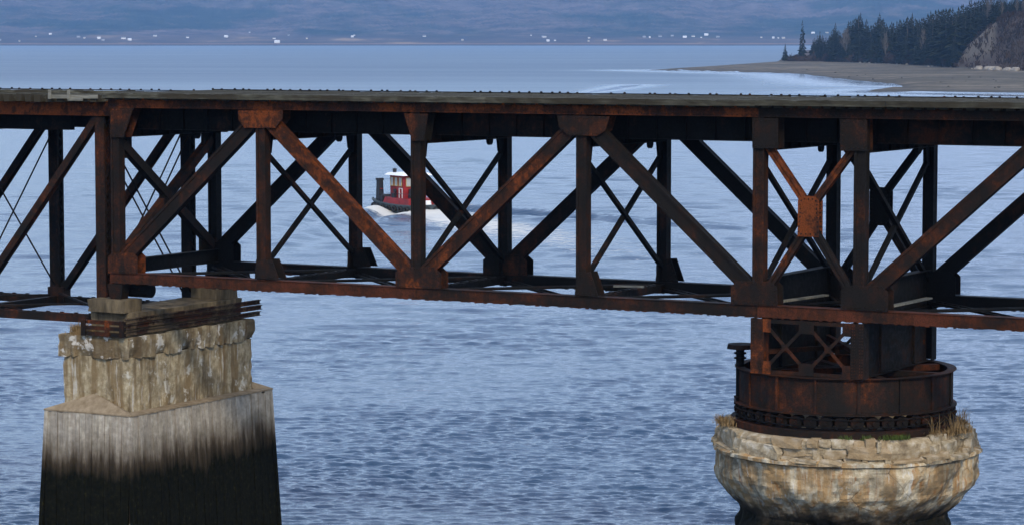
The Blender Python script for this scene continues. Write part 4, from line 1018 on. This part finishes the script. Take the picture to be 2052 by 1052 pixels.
rough_lathe('shaft', [(3.75, -.8), (3.6, 1.8), (3.38, 3.3), (3.14, 3.86), (3.12, 4.05), (3.30, 4.26), (3.52, 4.52), (3.80, 4.88), (3.93, 5.2), (3.97, 5.6), (3.98, 5.88), (4.08, 5.93), (4.08, 6.02), (3.80, 6.1)], 240, .13, M['masonry'], piv, 1, .09, 1.5, .20)
rough_lathe('core', [(3.70, 5.95), (3.84, 6.3), (3.84, 6.55), (3.70, 6.68), (0.01, 6.70)], 120, .03, M['stone'], piv, 2, .2)
# irregular stones of the broken cornice, in ragged courses
rs = random.Random(21)
for course, (z0, z1, nst) in enumerate(((6.02, 6.18, 40), (6.16, 6.45, 38), (6.43, 6.69, 46))):
    a = rs.uniform(0, 1); total = 0
    ws = [rs.choice((.4, .7, 1, 1.3, 2.3))*rs.uniform(.7, 1.3) for _ in range(nst)]; sw = sum(ws)
    for wdt in ws:
        da = wdt/sw*2*math.pi
        if rs.random() < .10: a += da; continue
        L = da*3.95; h = (z1-z0)*rs.uniform(.6, 1.5); dep = rs.uniform(.25, .45); rad = 3.77+rs.uniform(-.09, .11)+(.05 if course == 0 else 0)
        bm = bmesh.new(); bmesh.ops.create_cube(bm, size=1); bmesh.ops.subdivide_edges(bm, edges=bm.edges, cuts=1, use_grid_fill=True); of = Vector((rs.uniform(0, 90), 0, 0))
        for v in bm.verts:
            q = v.co*2; q = q*(1-.12*max(0, q.length-1.2)); nz = mnoise.noise_vector(q*.9+of)*.30; q = q+nz
            v.co = Vector((q.x*dep/2, q.y*L/2*.97, q.z*h/2))
        me = bpy.data.meshes.new('stone'); bm.to_mesh(me); bm.free(); me.materials.append(M['stone'])
        am_ = a+da/2; o = link('stone', me, piv); o.location = (CX+rad*math.cos(am_), CY+rad*math.sin(am_), (z0+z1)/2+rs.uniform(-.06, .05)); o.rotation_euler = (rs.uniform(-.1, .1), rs.uniform(-.12, .12), am_+rs.uniform(-.06, .06))
        a += da
def ring_pt(px, rad, z):    # a point on a circle round the pivot facing picture column px
    c = Vector((CX, CY, 0)); best = None
    for i in range(720):
        a = i*math.pi/360; p = Vector((CX+rad*math.cos(a), CY+rad*math.sin(a), z)); d = p-CAM
        q = 1026+FPX*d.dot(RT)/d.dot(FW0)
        if d.dot(FW0) < 85.2 and (best is None or abs(q-px) < best[0]): best = (abs(q-px), p)
    return best[1]
sp = [(ring_pt(px, rad, 6.70), .13) for px, rad in ((1760,3.72),(1800,3.75),(1835,3.78),(1865,3.8),(1890,3.8),(1905,3.82),(1920,3.85),(1930,3.85),(1938,3.88),(1935,3.6),(1915,3.65),(1880,3.7))]
grass('dry_grass', 'mat of dry brown grass overhanging the right side of the pivot pier', sp[5:], 700, .06, .26, M['grass'], 1.8, 5)
grass('dry_grass', 'tall wispy dry stalks at the right rim of the pivot pier', sp[6:], 90, .35, .8, M['grass'], .9, 15)
grass('dry_grass', 'sparse dry tuft at the left rim of the pivot pier', [(ring_pt(1450, 3.8, 6.7), .12), (ring_pt(1462, 3.7, 6.7), .14)], 260, .10, .38, M['grass'], .9, 8)
grass('green_grass', 'thin green grass along the front rim below the rollers', [(ring_pt(px, 3.74, 6.70), .08) for px in (1780, 1795, 1810, 1822, 1700, 1745)], 420, .06, .2, M['green_grass'], .8, 9)

# ------------------------------------------------------------------ tug
hd = (-RT*math.cos(R(58))+FW0*math.sin(R(58))); th = math.atan2(hd.y, hd.x)
tug = thing('tugboat', (TUG.x, TUG.y, 0), 'small red tugboat with white roof heading away beyond the bridge', 'boat', rz=th); tug.scale = (1.18, 1.14, .94)
def tpart(mb, name, mat, parent=None, kind=None, smooth=False):
    o = bpy.data.objects.new(name, mb.mesh(name, mat, smooth)); COL.objects.link(o); o.parent = parent or tug
    if kind: o['kind'] = kind
    return o
# hull sections along the length (stern -4.2 .. bow 4.4): x, half beam deck, half beam keel, keel z, deck z
secs = [(-4.2,1.95,1.6,-.3,.72),(-3.8,2.15,1.8,-.45,.70),(-2,2.25,1.95,-.5,.68),(0,2.25,1.95,-.5,.72),(2,2.2,1.85,-.5,.84),(3.4,1.95,1.45,-.4,1.0),(4.2,1.55,.95,-.2,1.12),(4.4,1.3,.7,0,1.15)]
mb = MB(); vs = []
for x, bd, bk, kz, dz in secs: vs += [(x,-bk,kz),(x,-bd,dz),(x,bd,dz),(x,bk,kz)]
n = len(secs); fs = [(4*i+q, 4*i+(q+1) % 4, 4*(i+1)+(q+1) % 4, 4*(i+1)+q) for i in range(n-1) for q in range(4)]+[(3,2,1,0),(4*n-4,4*n-3,4*n-2,4*n-1)]
mb.add(vs, fs); hull = tpart(mb, 'hull', M['tug_hull'])
mb = MB()
for sgn in (-1, 1):
    for a, b in zip(secs[:-1], secs[1:]): mb.bar((a[0], sgn*a[1], a[4]+.06), (b[0], sgn*b[1], b[4]+.06), .10, .16)
mb.bar((-4.2, -1.95, .78), (-4.2, 1.95, .78), .1, .16); tpart(mb, 'bulwark', M['tug_hull'])
def tyre(p, ax):
    mb = MB(); A = Vector(p); ax = Vector(ax).normalized(); a = ax.orthogonal().normalized(); b = ax.cross(a); vs = []; nu, nv = 14, 6
    for i in range(nu):
        c = a*math.cos(2*math.pi*i/nu)+b*math.sin(2*math.pi*i/nu)
        for j in range(nv): vs.append(A+c*(.27+.12*math.cos(2*math.pi*j/nv))+ax*.12*math.sin(2*math.pi*j/nv))
    mb.add(vs, [(i*nv+j, ((i+1) % nu)*nv+j, ((i+1) % nu)*nv+(j+1) % nv, i*nv+(j+1) % nv) for i in range(nu) for j in range(nv)]); tpart(mb, 'tyre_fender', M['rubber'], smooth=True)
for x in (-3.3, -2.2, -1.1, 0, 1.1, 2.2, 3.1): tyre((x, 2.24 if x < 2.5 else 2.05, .28+max(0, x)*.04), (0, 1, 0))
for x in (-3.3, -2.2, -1.1, 0, 1.1, 2.2, 3.1): tyre((x, -2.24 if x < 2.5 else -2.05, .28+max(0, x)*.04), (0, 1, 0))
for y in (-1.5, -.5, .5, 1.5): tyre((-4.16, y, .3), (1, 0, 0))
tpart(MB().hexa([(-2.9,-1.75,.69),(1.9,-1.75,.74),(1.9,1.75,.74),(-2.9,1.75,.69),(-2.8,-1.65,1.42),(1.7,-1.6,1.48),(1.7,1.6,1.48),(-2.8,1.65,1.42)]), 'trunk_cabin', M['tug_red'])
# wheelhouse with raked sides, windows and door
hx0, hx1, hy = -1.15, 1.25, 1.25; zb0, zt0 = 1.40, 4.05
wh = tpart(MB().hexa([(hx0,-hy,zb0),(hx1,-hy,zb0),(hx1,hy,zb0),(hx0,hy,zb0),(hx0-.06,-hy-.03,zt0),(hx1+.06,-hy-.03,zt0),(hx1+.06,hy+.03,zt0),(hx0-.06,hy+.03,zt0)]), 'wheelhouse', M['tug_red'])
def window(x0, x1, y0, y1, z0, z1, ax):
    t = .06; mb = MB()
    if ax == 'x':
        s = -1 if x0 < 0 else 1; X = x0
        mb.box(*sorted((X, X+s*.05)), y0, y1, z0, z0+t).box(*sorted((X, X+s*.05)), y0, y1, z1-t, z1).box(*sorted((X, X+s*.05)), y0, y0+t, z0+t, z1-t).box(*sorted((X, X+s*.05)), y1-t, y1, z0+t, z1-t)
        g = MB().box(*sorted((X, X+s*.02)), y0+t, y1-t, z0+t, z1-t)
    else:
        s = -1 if y0 < 0 else 1; Y = y0
        mb.box(x0, x1, *sorted((Y, Y+s*.05)), z0, z0+t).box(x0, x1, *sorted((Y, Y+s*.05)), z1-t, z1).box(x0, x0+t, *sorted((Y, Y+s*.05)), z0+t, z1-t).box(x1-t, x1, *sorted((Y, Y+s*.05)), z0+t, z1-t)
        g = MB().box(x0+t, x1-t, *sorted((Y, Y+s*.02)), z0+t, z1-t)
    f = tpart(mb, 'window_frame', M['yellow'], wh); tpart(g, 'window_pane', M['window'], wh)
for y in (-1.05, -.30, .45): window(hx0-.07, 0, y, y+.58, 2.78, 3.80, 'x')
for x in (-.95, -.15, .62): window(x, x+.52, hy+.04, 0, 2.80, 3.80, 'y'); window(x, x+.52, -hy-.04, 0, 2.80, 3.80, 'y')
for y in (-1.05, -.30, .45): window(hx1+.07, 0, y, y+.58, 2.78, 3.80, 'x')
dr = MB(); X = hx0-.08; t = .06
dr.box(X-.04, X, -.62, -.62+t, 1.45, 2.65).box(X-.04, X, .02-t, .02, 1.45, 2.65).box(X-.04, X, -.62+t, .02-t, 2.59, 2.65); dr.box(X-.04, X, -.62+t, -.3, 2.0, 2.06); tpart(dr, 'door_frame', M['tug_white'], wh)
Y = hy+.05; dp = MB().box(-1.05, -1.0, Y, Y+.04, 1.45, 2.6).box(-.5, -.45, Y, Y+.04, 1.45, 2.6).box(-1.0, -.5, Y, Y+.04, 2.54, 2.6).box(-.78, -.5, Y, Y+.04, 1.95, 2.0); tpart(dp, 'door_frame', M['tug_white'], wh)
tpart(MB().cyl((.25, Y, 2.25), (.25, Y+.12, 2.25), .24, n=14).box(.05, .5, Y, Y+.3, 1.46, 1.95), 'engine_vent', M['black'], wh)
rl = MB()
for x_ in np.arange(-2.7, 1.7, .62): rl.bar((x_, 1.6, 1.42), (x_, 1.6, 2.0), .04, .04)
rl.bar((-2.7, 1.6, 2.0), (1.55, 1.6, 2.0), .035, .035); tpart(rl, 'hand_rail', M['black'])
tpart(MB().box(X-.16, X-.03, .25, .75, 1.75, 2.5).box(X-.3, X-.03, .1, .8, 1.5, 1.85), 'engine_vent', M['black'], wh)
rf = tpart(MB().hexa([(hx0-.5,-1.65,zt0),(hx1+.5,-1.65,zt0),(hx1+.5,1.65,zt0),(hx0-.5,1.65,zt0),(hx0-.25,-1.35,zt0+.28),(hx1+.25,-1.35,zt0+.28),(hx1+.25,1.35,zt0+.28),(hx0-.25,1.35,zt0+.28)]), 'roof', M['tug_white'])
tpart(MB().cyl((.9, 1.0, zt0+.26), (.9, 1.0, zt0+.62), .17, .2, 10).cyl((.9, 1.0, zt0+.62), (.9, 1.0, zt0+.75), .24, .16, 10), 'searchlight', M['black'], rf)
tpart(MB().cyl((-.6, .2, zt0+.26), (-.6, .2, zt0+.55), .14, .18, 10), 'searchlight', M['black'], rf)
tpart(MB().bar((-.2, -.6, zt0+.27), (-.2, -.6, zt0+1.5), .05, .05), 'mast', M['black'], rf)
# tall push post at the bow, with winch, bollards
tpart(MB().hexa([(3.0,.95,1.0),(3.6,.95,1.0),(3.6,1.5,1.0),(3.0,1.5,1.0),(3.1,1.0,3.55),(3.55,1.0,3.55),(3.55,1.45,3.55),(3.1,1.45,3.55)]).box(3.05, 3.6, .93, 1.52, 3.3, 3.56), 'push_post', M['black'])
tpart(MB().box(3.0-.02, 3.0-.01, 1.05, 1.4, 2.3, 2.38), 'push_post_mark', M['tug_red'])
tpart(MB().hexa([(3.0,-1.5,1.0),(3.6,-1.5,1.0),(3.6,-.95,1.0),(3.0,-.95,1.0),(3.1,-1.45,3.4),(3.55,-1.45,3.4),(3.55,-1.0,3.4),(3.1,-1.0,3.4)]), 'push_post', M['black'])
tpart(MB().cyl((2.3, .2, 1.35), (2.3, 1.6, 1.35), .42, n=14).box(2.0, 2.6, .1, .18, .85, 1.6).box(2.0, 2.6, 1.62, 1.7, .85, 1.6), 'winch', M['black'])
for x, y in ((-3.5, 1.3), (-3.5, -1.3)): tpart(MB().cyl((x, y, .7), (x, y, 1.15), .13, n=10).cyl((x, y, 1.15), (x, y, 1.22), .2, n=10), 'bollard', M['black'])
tpart(MB().cyl((-3.2, -.2, .7), (-3.2, -.2, 1.25), .35, .28, 12), 'hatch', M['tug_white'])

# ------------------------------------------------------------------ haze over the bay
mb = MB().box(-16500, 16500, -16200, 16500, -2.0, 640)
k = bpy.data.materials.new('haze_air'); k.use_nodes = True; nt = k.node_tree
for n_ in list(nt.nodes): nt.nodes.remove(n_)
out = nt.nodes.new('ShaderNodeOutputMaterial'); pv = nt.nodes.new('ShaderNodeVolumePrincipled')
pv.inputs['Color'].default_value = (.34, .61, 1.0, 1); pv.inputs['Density'].default_value = 5.0e-5; pv.inputs['Anisotropy'].default_value = 0.0
nt.links.new(pv.outputs[0], out.inputs['Volume'])
hz = mb.build('haze', k, kind='stuff')
